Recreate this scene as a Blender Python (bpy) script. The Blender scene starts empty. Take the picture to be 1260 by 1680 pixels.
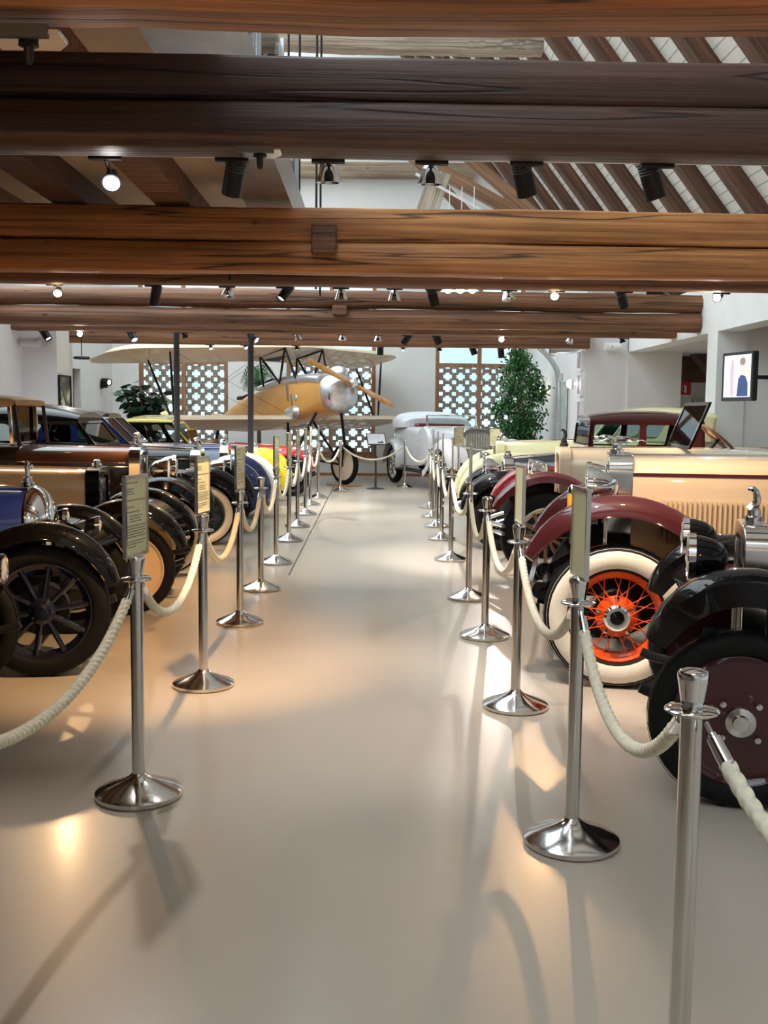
import bpy, math, random
from mathutils import Vector, Matrix
random.seed(7)
R = math.radians
PI = math.pi
col = bpy.context.scene.collection
sc = bpy.context.scene

# ------------------------------------------------------------------ camera
F = 1700.0
CAM = Vector((0, 0, 1.6))
yc = Vector((-20, 165, -F)).normalized()
xc = Vector((1, -.0105, 0)); xc.z = -(xc.x*yc.x + xc.y*yc.y)/yc.z; xc.normalize()
zc = xc.cross(yc)
ROT = Matrix((xc, yc, zc))                      # camera -> world
cam_data = bpy.data.cameras.new('camera')
cam_data.sensor_fit = 'VERTICAL'; cam_data.sensor_height = 24; cam_data.sensor_width = 24
cam_data.lens = 24*F/1680; cam_data.clip_start = .05; cam_data.clip_end = 300
cam = bpy.data.objects.new('camera', cam_data); col.objects.link(cam)
cam.matrix_world = Matrix.Translation(CAM) @ ROT.to_4x4()
sc.camera = cam

# ------------------------------------------------------------------ world, exposure
sc.view_settings.view_transform = 'Standard'
sc.view_settings.look = 'None'
sc.view_settings.gamma = 1
sc.view_settings.use_curve_mapping = False
sc.view_settings.exposure = 0.5
world = bpy.data.worlds.new('world'); sc.world = world; world.use_nodes = True
wn = world.node_tree.nodes; wl = world.node_tree.links
bg = wn['Background']
wtc = wn.new('ShaderNodeTexCoord'); wno = wn.new('ShaderNodeTexNoise'); wno.inputs['Scale'].default_value = 9
wra = wn.new('ShaderNodeValToRGB')
wra.color_ramp.elements[0].position = .35; wra.color_ramp.elements[0].color = (.62, .84, .93, 1)
wra.color_ramp.elements[1].position = .6; wra.color_ramp.elements[1].color = (.93, .98, 1, 1)
wl.new(wtc.outputs['Generated'], wno.inputs['Vector']); wl.new(wno.outputs['Fac'], wra.inputs['Fac'])
wl.new(wra.outputs['Color'], bg.inputs['Color'])
# overcast sky: brighter overhead than at the horizon
wse = wn.new('ShaderNodeSeparateXYZ'); wl.new(wtc.outputs['Generated'], wse.inputs[0])
wmr = wn.new('ShaderNodeMapRange'); wmr.inputs['From Min'].default_value = .1; wmr.inputs['From Max'].default_value = .9
wmr.inputs['To Min'].default_value = 1.0; wmr.inputs['To Max'].default_value = 3.5
wl.new(wse.outputs['Z'], wmr.inputs['Value']); wl.new(wmr.outputs[0], bg.inputs['Strength'])

def at(px, py, Y):
    d = ROT @ Vector(((px-630)/F, -(py-840)/F, -1)); return CAM + d*(Y/d.y)
def atx(px, py, X):
    d = ROT @ Vector(((px-630)/F, -(py-840)/F, -1)); return CAM + d*(X/d.x)
def onz(px, py, z=0):
    d = ROT @ Vector(((px-630)/F, -(py-840)/F, -1)); return CAM + d*((z-1.6)/d.z)

# ------------------------------------------------------------------ materials
def nodes(m): return m.node_tree.nodes, m.node_tree.links
def M(name, c, rough=.5, metal=0, coat=0, vary=.08, scale=6, bump=0, spec=.5, emit=None, estr=0):
    m = bpy.data.materials.new(name); m.use_nodes = True
    N, L = nodes(m); b = N['Principled BSDF']
    b.inputs['Roughness'].default_value = rough; b.inputs['Metallic'].default_value = metal
    b.inputs['Coat Weight'].default_value = coat; b.inputs['Coat Roughness'].default_value = .04
    b.inputs['Specular IOR Level'].default_value = spec
    tc = N.new('ShaderNodeTexCoord'); n = N.new('ShaderNodeTexNoise'); n.inputs['Scale'].default_value = scale
    n.inputs['Detail'].default_value = 4
    L.new(tc.outputs['Object'], n.inputs['Vector'])
    r = N.new('ShaderNodeValToRGB')
    r.color_ramp.elements[0].position = .3; r.color_ramp.elements[1].position = .7
    r.color_ramp.elements[0].color = [x*(1-vary) for x in c]+[1]
    r.color_ramp.elements[1].color = [min(1, x*(1+vary)) for x in c]+[1]
    L.new(n.outputs['Fac'], r.inputs['Fac']); L.new(r.outputs['Color'], b.inputs['Base Color'])
    if bump:
        bp = N.new('ShaderNodeBump'); bp.inputs['Strength'].default_value = bump; bp.inputs['Distance'].default_value = .01
        L.new(n.outputs['Fac'], bp.inputs['Height']); L.new(bp.outputs['Normal'], b.inputs['Normal'])
    if emit:
        b.inputs['Emission Color'].default_value = (*emit, 1); b.inputs['Emission Strength'].default_value = estr
    return m
def wood(name, dark, mid, light, axis=0, rough=.6, crack=.5, scale=1, knots=True):
    m = bpy.data.materials.new(name); m.use_nodes = True
    N, L = nodes(m); b = N['Principled BSDF']; b.inputs['Roughness'].default_value = rough
    tc = N.new('ShaderNodeTexCoord'); mp = N.new('ShaderNodeMapping')
    s = [26*scale]*3; s[axis] = .5*scale
    mp.inputs['Scale'].default_value = s
    L.new(tc.outputs['Object'], mp.inputs['Vector'])
    n = N.new('ShaderNodeTexNoise'); n.inputs['Scale'].default_value = 1; n.inputs['Detail'].default_value = 7; n.inputs['Roughness'].default_value = .62
    n.inputs['Distortion'].default_value = .12
    L.new(mp.outputs[0], n.inputs['Vector'])
    r = N.new('ShaderNodeValToRGB'); e = r.color_ramp.elements
    e[0].position = .3; e[0].color = (*dark, 1); e[1].position = .72; e[1].color = (*light, 1)
    x = e.new(.5); x.color = (*mid, 1)
    L.new(n.outputs['Fac'], r.inputs['Fac'])
    # long drying cracks: thin dark ridges of a stretched noise
    mp2 = N.new('ShaderNodeMapping'); s2 = [5*scale]*3; s2[axis] = .16*scale; mp2.inputs['Scale'].default_value = s2
    L.new(tc.outputs['Object'], mp2.inputs['Vector'])
    n2 = N.new('ShaderNodeTexNoise'); n2.inputs['Scale'].default_value = 1; n2.inputs['Detail'].default_value = 2.5
    L.new(mp2.outputs[0], n2.inputs['Vector'])
    s1 = N.new('ShaderNodeMath'); s1.operation = 'SUBTRACT'; s1.inputs[1].default_value = .5; L.new(n2.outputs['Fac'], s1.inputs[0])
    ab = N.new('ShaderNodeMath'); ab.operation = 'ABSOLUTE'; L.new(s1.outputs[0], ab.inputs[0])
    cr = N.new('ShaderNodeMapRange'); cr.inputs['From Min'].default_value = .002; cr.inputs['From Max'].default_value = .012
    cr.inputs['To Min'].default_value = 1-crack; cr.inputs['To Max'].default_value = 1
    L.new(ab.outputs[0], cr.inputs['Value'])
    # broad patches
    n3 = N.new('ShaderNodeTexNoise'); n3.inputs['Scale'].default_value = 1.7; n3.inputs['Detail'].default_value = 3
    mp3 = N.new('ShaderNodeMapping'); s3 = [2]*3; s3[axis] = .6; mp3.inputs['Scale'].default_value = s3
    L.new(tc.outputs['Object'], mp3.inputs['Vector']); L.new(mp3.outputs[0], n3.inputs['Vector'])
    pr = N.new('ShaderNodeMapRange'); pr.inputs['From Min'].default_value = .3; pr.inputs['From Max'].default_value = .7
    pr.inputs['To Min'].default_value = .72; pr.inputs['To Max'].default_value = 1.15
    L.new(n3.outputs['Fac'], pr.inputs['Value'])
    mu = N.new('ShaderNodeMath'); mu.operation = 'MULTIPLY'; L.new(cr.outputs[0], mu.inputs[0]); L.new(pr.outputs[0], mu.inputs[1])
    fac = mu.outputs[0]
    if knots:
        v = N.new('ShaderNodeTexVoronoi'); v.inputs['Scale'].default_value = 1
        mp4 = N.new('ShaderNodeMapping'); s4 = [3.4]*3; s4[axis] = 1.9; mp4.inputs['Scale'].default_value = s4
        L.new(tc.outputs['Object'], mp4.inputs['Vector']); L.new(mp4.outputs[0], v.inputs['Vector'])
        kr = N.new('ShaderNodeMapRange'); kr.inputs['From Min'].default_value = .05; kr.inputs['From Max'].default_value = .12
        kr.inputs['To Min'].default_value = .45; kr.inputs['To Max'].default_value = 1
        L.new(v.outputs['Distance'], kr.inputs['Value'])
        mu2 = N.new('ShaderNodeMath'); mu2.operation = 'MULTIPLY'; L.new(fac, mu2.inputs[0]); L.new(kr.outputs[0], mu2.inputs[1]); fac = mu2.outputs[0]
    mx = N.new('ShaderNodeVectorMath'); mx.operation = 'SCALE'; L.new(r.outputs['Color'], mx.inputs[0]); L.new(fac, mx.inputs['Scale'])
    L.new(mx.outputs[0], b.inputs['Base Color'])
    bp = N.new('ShaderNodeBump'); bp.inputs['Strength'].default_value = .5; bp.inputs['Distance'].default_value = .02
    ad = N.new('ShaderNodeMath'); ad.operation = 'ADD'; L.new(n.outputs['Fac'], ad.inputs[0]); L.new(fac, ad.inputs[1])
    L.new(ad.outputs[0], bp.inputs['Height']); L.new(bp.outputs['Normal'], b.inputs['Normal'])
    return m
def glass(name, tint=(.9, .95, .95), gloss=.12):
    m = bpy.data.materials.new(name); m.use_nodes = True; N, L = nodes(m)
    for n in list(N): N.remove(n)
    o = N.new('ShaderNodeOutputMaterial'); t = N.new('ShaderNodeBsdfTransparent'); t.inputs[0].default_value = (*tint, 1)
    g = N.new('ShaderNodeBsdfGlossy'); g.inputs['Roughness'].default_value = .02
    lw = N.new('ShaderNodeLayerWeight'); lw.inputs['Blend'].default_value = gloss
    mx = N.new('ShaderNodeMixShader'); L.new(lw.outputs['Fresnel'], mx.inputs[0]); L.new(t.outputs[0], mx.inputs[1]); L.new(g.outputs[0], mx.inputs[2])
    L.new(mx.outputs[0], o.inputs[0]); return m

def paint(name, c, coat=1.0): return M(name, c, .45, 0, coat, .03, 3, spec=.12)
MT = dict(
    chrome=M('chrome', (.80, .80, .80), .07, 1, vary=.02),
    steel=M('polished steel', (.66, .64, .62), .14, 1, vary=.03),
    darksteel=M('dark steel', (.045, .045, .05), .45, .3),
    black=M('black paint', (.003, .003, .0035), .4, 0, .65, .05, spec=.04),
    matblack=M('matt black metal', (.012, .012, .013), .5, spec=.25),
    tire=M('tyre rubber', (.009, .009, .009), .7, vary=.25, scale=30, bump=.2, spec=.15),
    whitewall=M('whitewall rubber', (.72, .66, .55), .6, vary=.06, scale=10),
    rope=M('cotton rope', (.78, .72, .56), .9, vary=.12, scale=60, bump=.3),
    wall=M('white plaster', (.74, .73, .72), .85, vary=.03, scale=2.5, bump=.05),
    greywall=M('grey plaster', (.56, .54, .52), .85, vary=.03, scale=2.5),
    ceil=M('beige panel', (.52, .40, .28), .6, vary=.12, scale=3),
    frame_wood=wood('window oak', (.22, .10, .05), (.33, .16, .08), (.42, .22, .11), 2, .5, .2, knots=False),
    brick=M('pierced brick', (.50, .37, .33), .9, vary=.2, scale=9, bump=.2),
    glass=glass('clear glass'), darkglass=glass('tinted glass', (.55, .6, .6), .2),
    paper=M('cream paper', (.72, .70, .45), .6, vary=.05), ink=M('grey print', (.22, .22, .13), .8),
    white=M('white enamel', (.8, .8, .79), .4), alu=M('brushed aluminium', (.55, .56, .58), .3, .9),
    red=M('signal red', (.62, .03, .03), .4),
    brownleather=M('brown leather', (.12, .05, .03), .5, vary=.2),
    tan=M('tan cloth', (.45, .30, .14), .8, vary=.1, scale=20), blackcloth=M('black cloth', (.02, .02, .022), .85),
    lens=M('lamp glass', (.75, .76, .78), .08, .3, .5), amber=M('amber glass', (.75, .35, .02), .15, 0, .6),
    wheelwood=wood('varnished spoke wood', (.16, .06, .02), (.27, .11, .04), (.36, .17, .06), 2, .35, .1, knots=False),
    leaf=M('ficus leaf', (.035, .13, .03), .4, vary=.5, scale=5), rubberleaf=M('rubber plant leaf', (.012, .05, .02), .25, vary=.4, scale=5),
    bark=M('bark', (.13, .09, .06), .9, vary=.3, scale=20), pot=M('terracotta', (.35, .15, .08), .8),
)

# ------------------------------------------------------------------ mesh builder
class MB:
    def __init__(s): s.v = []; s.f = []
    def add(s, vs, fs):
        o = len(s.v); s.v += [tuple(v) for v in vs]; s.f += [tuple(i+o for i in f) for f in fs]; return s
    def box(s, c, d, rot=None):
        x, y, z = d[0]/2, d[1]/2, d[2]/2; c = Vector(c)
        vs = [Vector(p) for p in ((-x,-y,-z),(x,-y,-z),(x,y,-z),(-x,y,-z),(-x,-y,z),(x,-y,z),(x,y,z),(-x,y,z))]
        if rot is not None: vs = [rot @ v for v in vs]
        return s.add([c+v for v in vs], [(3,2,1,0),(4,5,6,7),(0,1,5,4),(1,2,6,5),(2,3,7,6),(3,0,4,7)])
    def b2(s, a, b): return s.box([(a[i]+b[i])/2 for i in range(3)], [abs(b[i]-a[i]) for i in range(3)])
    def bar(s, p, q, w, h):                       # rectangular bar from p to q
        p, q = Vector(p), Vector(q); d = q-p
        u = d.normalized(); a = u.cross(Vector((0,0,1)))
        if a.length < 1e-3: a = Vector((1,0,0))
        a.normalize(); b = a.cross(u)
        m = Matrix((u, a, b)).transposed()
        return s.box((p+q)/2, (d.length, w, h), m)
    def loft(s, rings, cap=True, closed=True, loop=False):
        n = len(rings[0]); vs = [p for r in rings for p in r]; fs = []
        m = len(rings)
        for i in range(m if loop else m-1):
            for j in range(n if closed else n-1):
                k = (j+1) % n; i2 = (i+1) % m
                fs.append((i*n+j, i*n+k, i2*n+k, i2*n+j))
        if cap and not loop:
            fs.append(tuple(reversed(range(n)))); fs.append(tuple((m-1)*n+j for j in range(n)))
        return s.add(vs, fs)
    def path(s, pts, r, n=10, cap=True, loop=False):
        pts = [Vector(p) for p in pts]; rings = []; m = len(pts)
        ref = None
        for i, p in enumerate(pts):
            if loop: t = pts[(i+1) % m]-pts[i-1]
            else: t = pts[min(i+1, m-1)]-pts[max(i-1, 0)]
            t.normalize()
            if ref is None:
                ref = t.cross(Vector((0,0,1)))
                if ref.length < .05: ref = t.cross(Vector((1,0,0)))
            a = (ref - t*ref.dot(t)).normalized(); ref = a; b = t.cross(a)
            rr = r(i/(m-1)) if callable(r) else r
            rings.append([p + (a*math.cos(2*PI*j/n)+b*math.sin(2*PI*j/n))*rr for j in range(n)])
        return s.loft(rings, cap, True, loop)
    def tube(s, p, q, r0, r1=None, n=10):
        r1 = r0 if r1 is None else r1
        return s.path([p, q], lambda t: r0+(r1-r0)*t, n)
    def lathe(s, prof, o=(0,0,0), axis=(0,0,1), n=24, loop=False, full=2*PI):
        o = Vector(o); w = Vector(axis).normalized(); a = w.orthogonal().normalized(); b = w.cross(a)
        k = len(prof); vs = []; fs = []
        for i in range(n):
            t = 2*PI*i/n; d = a*math.cos(t)+b*math.sin(t)
            for (r, h) in prof: vs.append(o + d*max(r, 1e-5) + w*h)
        for i in range(n):
            i2 = (i+1) % n
            for j in range(k if loop else k-1):
                j2 = (j+1) % k
                fs.append((i*k+j, i2*k+j, i2*k+j2, i*k+j2))
        return s.add(vs, fs)
    def ell(s, c, r, n=14, m=8):
        c = Vector(c)
        rings = []
        for i in range(m+1):
            t = -PI/2+PI*i/m
            rings.append([c+Vector((r[0]*max(math.cos(t), .01)*math.cos(2*PI*j/n), r[1]*max(math.cos(t), .01)*math.sin(2*PI*j/n), r[2]*math.sin(t))) for j in range(n)])
        return s.loft(rings)
    def prism(s, poly, fn, t):                    # 2D polygon, fn(u, v, d) -> point, depth 0..t
        n = len(poly)
        return s.loft([[fn(u, v, 0) for u, v in poly], [fn(u, v, t) for u, v in poly]])
    def frame(s, outer, inner, fn, t):            # ring between two loops with equal counts
        n = len(outer)
        rings = [[fn(u, v, 0) for u, v in outer], [fn(u, v, 0) for u, v in inner], [fn(u, v, t) for u, v in inner], [fn(u, v, t) for u, v in outer]]
        return s.loft(rings, False, True, True)
    def build(s, name, mat, parent=None, sharp=38, flat=False, bev=0):
        me = bpy.data.meshes.new(name); me.from_pydata([tuple(v) for v in s.v], [], s.f); me.update()
        import bmesh
        bm = bmesh.new(); bm.from_mesh(me); bmesh.ops.recalc_face_normals(bm, faces=bm.faces); bm.to_mesh(me); bm.free()
        if not flat:
            me.polygons.foreach_set('use_smooth', [True]*len(me.polygons)); me.set_sharp_from_angle(angle=R(sharp))
        me.materials.append(mat if not isinstance(mat, str) else MT[mat])
        o = bpy.data.objects.new(name, me); col.objects.link(o)
        if parent is not None: o.parent = parent
        if bev:
            b = o.modifiers.new('bevel', 'BEVEL'); b.width = bev; b.segments = 2; b.limit_method = 'ANGLE'; b.angle_limit = R(40)
        return o

def tag(o, label, cat, group=None, kind=None):
    o['label'] = label; o['category'] = cat
    if group: o['group'] = group
    if kind: o['kind'] = kind
    return o
def thing(name, label, cat, loc=(0,0,0), rz=0, group=None):
    o = bpy.data.objects.new(name, None); o.empty_display_size = .1; col.objects.link(o); o.location = loc; o.rotation_euler = (0, 0, rz)
    return tag(o, label, cat, group)
def struct(o): o['kind'] = 'structure'; return o
def kids(o): return [c for c in bpy.data.objects if c.parent == o]
def dup(o, parent=None):
    c = o.copy(); col.objects.link(c); c.parent = parent
    for ch in kids(o): dup(ch, c)
    return c
def rrect(x0, x1, z0, z1, r, n=4):
    pts = []
    for cx, cz, a in ((x1-r, z1-r, 0), (x0+r, z1-r, 90), (x0+r, z0+r, 180), (x1-r, z0+r, 270)):
        for i in range(n+1):
            t = R(a+90*i/n); pts.append((cx+r*math.cos(t), cz+r*math.sin(t)))
    return pts
def qloop(q, r, n=4):
    """rounded quad loop; q = corners in order top-front, top-rear, bottom-rear, bottom-front"""
    pts = []; m = len(q)
    for i in range(m):
        p = Vector(q[i]); a = (Vector(q[i-1])-p); b = (Vector(q[(i+1) % m])-p)
        rr = min(r, a.length*.45, b.length*.45)
        p0 = p+a.normalized()*rr; p1 = p+b.normalized()*rr
        for k in range(n+1):
            t = k/n; s = p0*(1-t)**2 + p*2*t*(1-t) + p1*t*t; pts.append((s.x, s.y))
    return pts
# ================================================================== the setting
YB = 25.8                      # end wall
XR = 4.75                       # right wall
def floor_mat():
    m = M('epoxy floor', (.445, .39, .325), .3, 0, .25, .05, .9)
    N, L = nodes(m); b = N['Principled BSDF']; b.inputs['Coat Roughness'].default_value = .16
    tc = N.new('ShaderNodeTexCoord'); n = N.new('ShaderNodeTexNoise'); n.inputs['Scale'].default_value = 260; n.inputs['Detail'].default_value = 2
    L.new(tc.outputs['Object'], n.inputs['Vector'])
    bp = N.new('ShaderNodeBump'); bp.inputs['Strength'].default_value = .18; bp.inputs['Distance'].default_value = .002
    L.new(n.outputs['Fac'], bp.inputs['Height']); L.new(bp.outputs['Normal'], b.inputs['Normal'])
    return m
FM = floor_mat()
struct(MB().b2((-8, -6, -.1), (9, YB, 0)).build('floor', FM))
struct(MB().b2((-.80, 10.0, 0), (-.785, 24, .002)).build('floor_joint', 'darksteel'))

# end wall with three openings
WX = [(-3.88 + 0, 1.72), (-.93, 1.72), (2.01, 1.72)]     # centre x, width
wins = [(at(228, 640, YB).x, at(374, 640, YB).x), (at(470, 640, YB).x, at(616, 640, YB).x), (at(714, 640, YB).x, at(858, 640, YB).x)]
ZS, ZT, ZM = .5, 5.2, 2.76
w = MB()
xs = [-8] + [v for p in wins for v in p] + [9]
for i in range(0, len(xs), 2): w.b2((xs[i], YB, 0), (xs[i+1], YB+.45, 11))
for a, b in wins: w.b2((a, YB, 0), (b, YB+.45, ZS)); w.b2((a, YB, ZT), (b, YB+.45, 11))
struct(w.build('wall_back', 'wall', flat=True))
struct(MB().b2((-6.4, YB-.03, 0), (3.96, YB, .07)).build('baseboard_back', 'frame_wood'))

def lattice(a, b, z0, z1):
    """pierced brick screen: crosses and squares left open"""
    px, pz = .326/6, .288/6; nx = int((b-a)/px); nz = int((z1-z0)/pz); px = (b-a)/nx
    def hole(i, j):
        u, v = i % 6, j % 6
        if 0 <= u < 4 and 1 <= v < 3 or 1 <= u < 3 and 0 <= v < 4: return True
        return 4 <= u < 6 and 4 <= v < 6
    sol = [[not hole(i, j) for j in range(nz)] for i in range(nx)]
    m = MB(); y0, y1 = YB+.5, YB+.64
    for i in range(nx):
        j = 0
        while j < nz:
            if not sol[i][j]: j += 1; continue
            k = j
            while k < nz and sol[i][k]: k += 1
            m.b2((a+i*px, y0, z0+j*pz), (a+(i+1)*px, y1, z0+k*pz)); j = k
    return m
for k, (a, b) in enumerate(wins):
    wo = struct(thing(f'window_{k+1}', ['left tall oak window behind the rubber plant', 'middle tall oak window behind the biplane', 'right tall oak window behind the white tourer'][k], 'window'))
    m = MB(); c = (a+b)/2; y0, y1 = YB+.02, YB+.12
    for x in (a+.045, c, b-.045): m.b2((x-.05, y0, ZS), (x+.05, y1, ZT))
    for z, h in ((ZS+.05, .09), (ZM, .10), (4.0, .06), (ZT-.04, .08)): m.b2((a, y0+.005, z-h/2), (b, y1-.005, z+h/2))
    struct(m.build('window_frame', 'frame_wood', wo, flat=True))
    struct(MB().b2((a-.06, YB-.07, ZS-.06), (b+.06, YB+.03, ZS)).build('window_sill', 'frame_wood', wo, flat=True))
    g = MB()
    for x0, x1 in ((a+.09, c-.05), (c+.05, b-.09)): g.b2((x0, YB+.06, ZS+.09), (x1, YB+.068, ZT-.08))
    struct(g.build('window_pane', 'glass', wo, flat=True))
    l = lattice(a-.1, b+.1, 0.1, ZM-.02).build('brick_screen', 'brick', flat=True)
    tag(l, ['pierced brick screen outside the left window, behind the rubber plant', 'pierced brick screen outside the middle window, behind the propeller', 'pierced brick screen outside the right window, behind the tall ficus'][k], 'brick screen', kind='structure')

# right wall: lintel, column, alcoves, bump-out
zl = 2.755
r = MB()
r.b2((XR, -6, zl), (XR+.35, 19.4, 3.45))                       # lintel and wall above
r.b2((5.62, -6, 0), (5.75, 14.45, 2.95)); r.b2((XR, 14.37, 0), (XR+.4, 14.8, zl))                      # column
r.b2((XR+.4, 14.4, 0), (9, 14.55, 3.3))                      # wall behind the screen
r.b2((XR, 19.36, 0), (5.75, 19.6, zl+.86))                     # end of the alcove
r.b2((3.96, 19.4, 0), (XR+.3, YB, 4.4))                         # bump-out
r.b2((5.75, 20.8, 0), (9, 21, 3.3))
r.b2((8.8, -6, 0), (9, 21, 3.3)); r.b2((XR+1.6, -6, 2.8), (XR+1.8, 19.4, 3.6))
struct(r.build('wall_right', 'wall', flat=True))
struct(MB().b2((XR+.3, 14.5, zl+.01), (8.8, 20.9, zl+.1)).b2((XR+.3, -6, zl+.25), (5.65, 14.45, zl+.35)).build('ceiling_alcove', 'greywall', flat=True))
struct(MB().b2((5.76, 20.74, 2.25), (8.8, 20.8, zl+.01)).build('trim_1', 'brownleather', flat=True))
struct(MB().b2((-8, -6.3, 0), (9, -6, 9)).build('wall_front', 'wall', flat=True))
# left wall with door, pillar
l = MB()
XL = -5.6
XL2 = -6.4
l.b2((XL-.35, -6, 0), (XL, 14.0, 3.6)); l.b2((XL-.35, 15.4, 0), (XL, 19.6, 3.6)); l.b2((XL2-.1, 19.3, 0), (XL-.3, 19.6, 3.6))
l.b2((XL-.35, 14.0, 2.6), (XL, 15.4, 3.6))
l.b2((XL2-.35, 19.5, 0), (XL2, 22.0, 6)); l.b2((XL2-.35, 23.0, 0), (XL2, YB, 6)); l.b2((XL2-.35, 22, 2.45), (XL2, 23, 6)); l.b2((XL2-.45, 21.9, 0), (XL2-.35, 23.1, 2.6))
l.b2((XL, 16.8, 0), (-5.05, 17.5, 3.6))
l.b2((-8, -6, 3.6), (XL, 19.6, 3.7))
struct(l.build('wall_left', 'wall', flat=True))
d = struct(thing('door_1', 'narrow oak framed glass door in the left wall near the framed poster', 'door'))
struct(MB().b2((XL2-.25, 22.0, 0), (XL2-.15, 22.1, 2.45)).b2((XL2-.25, 22.9, 0), (XL2-.15, 23.0, 2.45)).b2((XL2-.25, 22.1, 2.35), (XL2-.15, 22.9, 2.45)).b2((XL2-.25, 22.1, 0), (XL2-.15, 22.9, .12)).build('door_frame', 'frame_wood', d, flat=True))
struct(MB().b2((XL2-.21, 22.08, .1), (XL2-.20, 22.92, 2.37)).build('door_pane', MT['darkglass'], d, flat=True))
d = struct(thing('window_4', 'oak framed window in the left wall at the edge of the view', 'window'))
m = MB()
for y in (14.05, 14.7, 15.35): m.b2((XL-.2, y-.05, .3), (XL-.1, y+.05, 2.6))
for z in (.35, 2.55): m.b2((XL-.2, 14.0, z-.05), (XL-.1, 15.4, z+.05))
struct(m.build('window_frame', 'frame_wood', d, flat=True)); struct(MB().b2((XL-.16, 14.0, .3), (XL-.15, 15.4, 2.6)).build('window_pane', 'glass', d, flat=True))
struct(MB().b2((XL-.35, 14.0, 0), (XL, 15.4, .3)).build('wall_left_sill', 'wall', flat=True))

# tie beams ---------------------------------------------------------
WO = wood('orange old timber', (.16, .048, .012), (.40, .135, .032), (.62, .25, .07), 0, .55, .75)
WO2 = wood('golden old timber', (.20, .065, .018), (.47, .185, .055), (.68, .32, .11), 0, .55, .75)
WD = wood('dark stained timber', (.050, .024, .016), (.085, .040, .027), (.12, .060, .04), 0, .5, .6, knots=False)
WB = wood('brown old timber', (.08, .032, .015), (.20, .085, .04), (.32, .15, .075), 0, .6, .7)
WP = wood('pale weathered timber', (.30, .22, .16), (.50, .42, .34), (.66, .58, .50), 0, .8, .5, knots=False)
def beam(x0, x1, y0, y1, z0, z1, amp=.012, nx=60, axis=0, round_=.02, seed=0):
    """a hewn timber: box loft with wandering edges"""
    rng = random.Random(seed); m = MB(); rings = []
    ph = [rng.uniform(0, 6.28) for _ in range(12)]
    for i in range(nx+1):
        t = i/nx; x = x0+(x1-x0)*t
        o = [amp*(math.sin(x*1.3+ph[k])*.6+math.sin(x*3.7+ph[k+4])*.3+rng.uniform(-.25, .25)) for k in range(4)]
        r_ = round_
        a, b, c, e = y0+o[0]*.5, y1+o[1]*.5, z0+o[2], z1+o[3]
        pts = [(a+r_, c), (b-r_, c), (b, c+r_), (b, e-r_), (b-r_, e), (a+r_, e), (a, e-r_), (a, (c+e)/2+rng.uniform(-.1, .1)*amp), (a, c+r_)]
        rings.append([Vector((x, p, q)) for p, q in pts])
    return m.loft(rings)
def tie(name, mat, args, label, seed):
    return tag(beam(*args, seed=seed).build(name, mat, sharp=50), label, 'beam', kind='structure')
BX0, BX1 = -5.95, 4.78
tie('ceiling_beam', WO, (BX0, BX1, 3.16, 3.49, 2.815, 3.36, .016), 'rough orange beam crossing the very top of the picture', 1)
tie('ceiling_beam', WD, (BX0, BX1, 4.88, 5.12, 2.80, 3.005, .004), 'lower dark brown timber of the nearest smooth double beam', 2)
tie('ceiling_beam', WD, (BX0, BX1, 4.89, 5.12, 3.01, 3.21, .004), 'upper dark brown timber of the nearest smooth double beam', 3)
tie('ceiling_beam', WO2, (BX0, BX1, 9.16, 9.45, 2.80, 3.055, .008), 'lower orange timber of the cracked double beam with a wooden key', 4)
tie('ceiling_beam', WO2, (BX0, BX1, 9.16, 9.45, 3.065, 3.35, .010), 'upper orange timber of the cracked double beam with a wooden key', 5)
tie('ceiling_beam', WB, (BX0, BX1, 10.05, 10.33, 2.80, 3.15, .004), 'dark brown beam just behind the orange double beam', 6)
tie('ceiling_beam', WB, (BX0, XR+.3, 15.06, 15.34, 2.80, 3.06, .012, 60, 0, .07), 'lower log of the brown double beam ending at the white wall', 7)
tie('ceiling_beam', WB, (BX0, XR+.3, 15.06, 15.34, 3.075, 3.33, .012, 60, 0, .07), 'upper log of the brown double beam ending at the white wall', 8)
tie('ceiling_beam', WB, (BX0, XR+.02, 16.3, 16.58, 2.80, 3.15, .004), 'plain brown beam above the black spotlights and steel posts', 9)
tie('ceiling_beam', WB, (XL+.02, 3.98, 19.12, 19.38, 2.79, 3.15, .004), 'farthest brown beam over the biplane', 10)
def key(px0, px1, py0, py1, Y, label):
    a, b = at(px0, py1, Y), at(px1, py0, Y); cx, cz = (a.x+b.x)/2, (a.z+b.z)/2; hw, hh = (b.x-a.x)/2, (b.z-a.z)/2
    loop = rrect(cx-hw, cx+hw, cz-hh, cz+hh, hw*.3, 3)
    m = MB().loft([[(u, Y+.02, v) for u, v in loop], [(u, Y-.05, v) for u, v in loop], [(cx+(u-cx)*.9, Y-.075, cz+(v-cz)*.92) for u, v in loop]])
    tag(m.build('beam_key', WB), label, 'beam key', kind='structure')
key(511, 553, 367, 419, 9.16, 'big square wooden key on the orange double beam')
key(545, 570, 501, 517, 15.06, 'small wooden key on the brown log beam')

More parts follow.
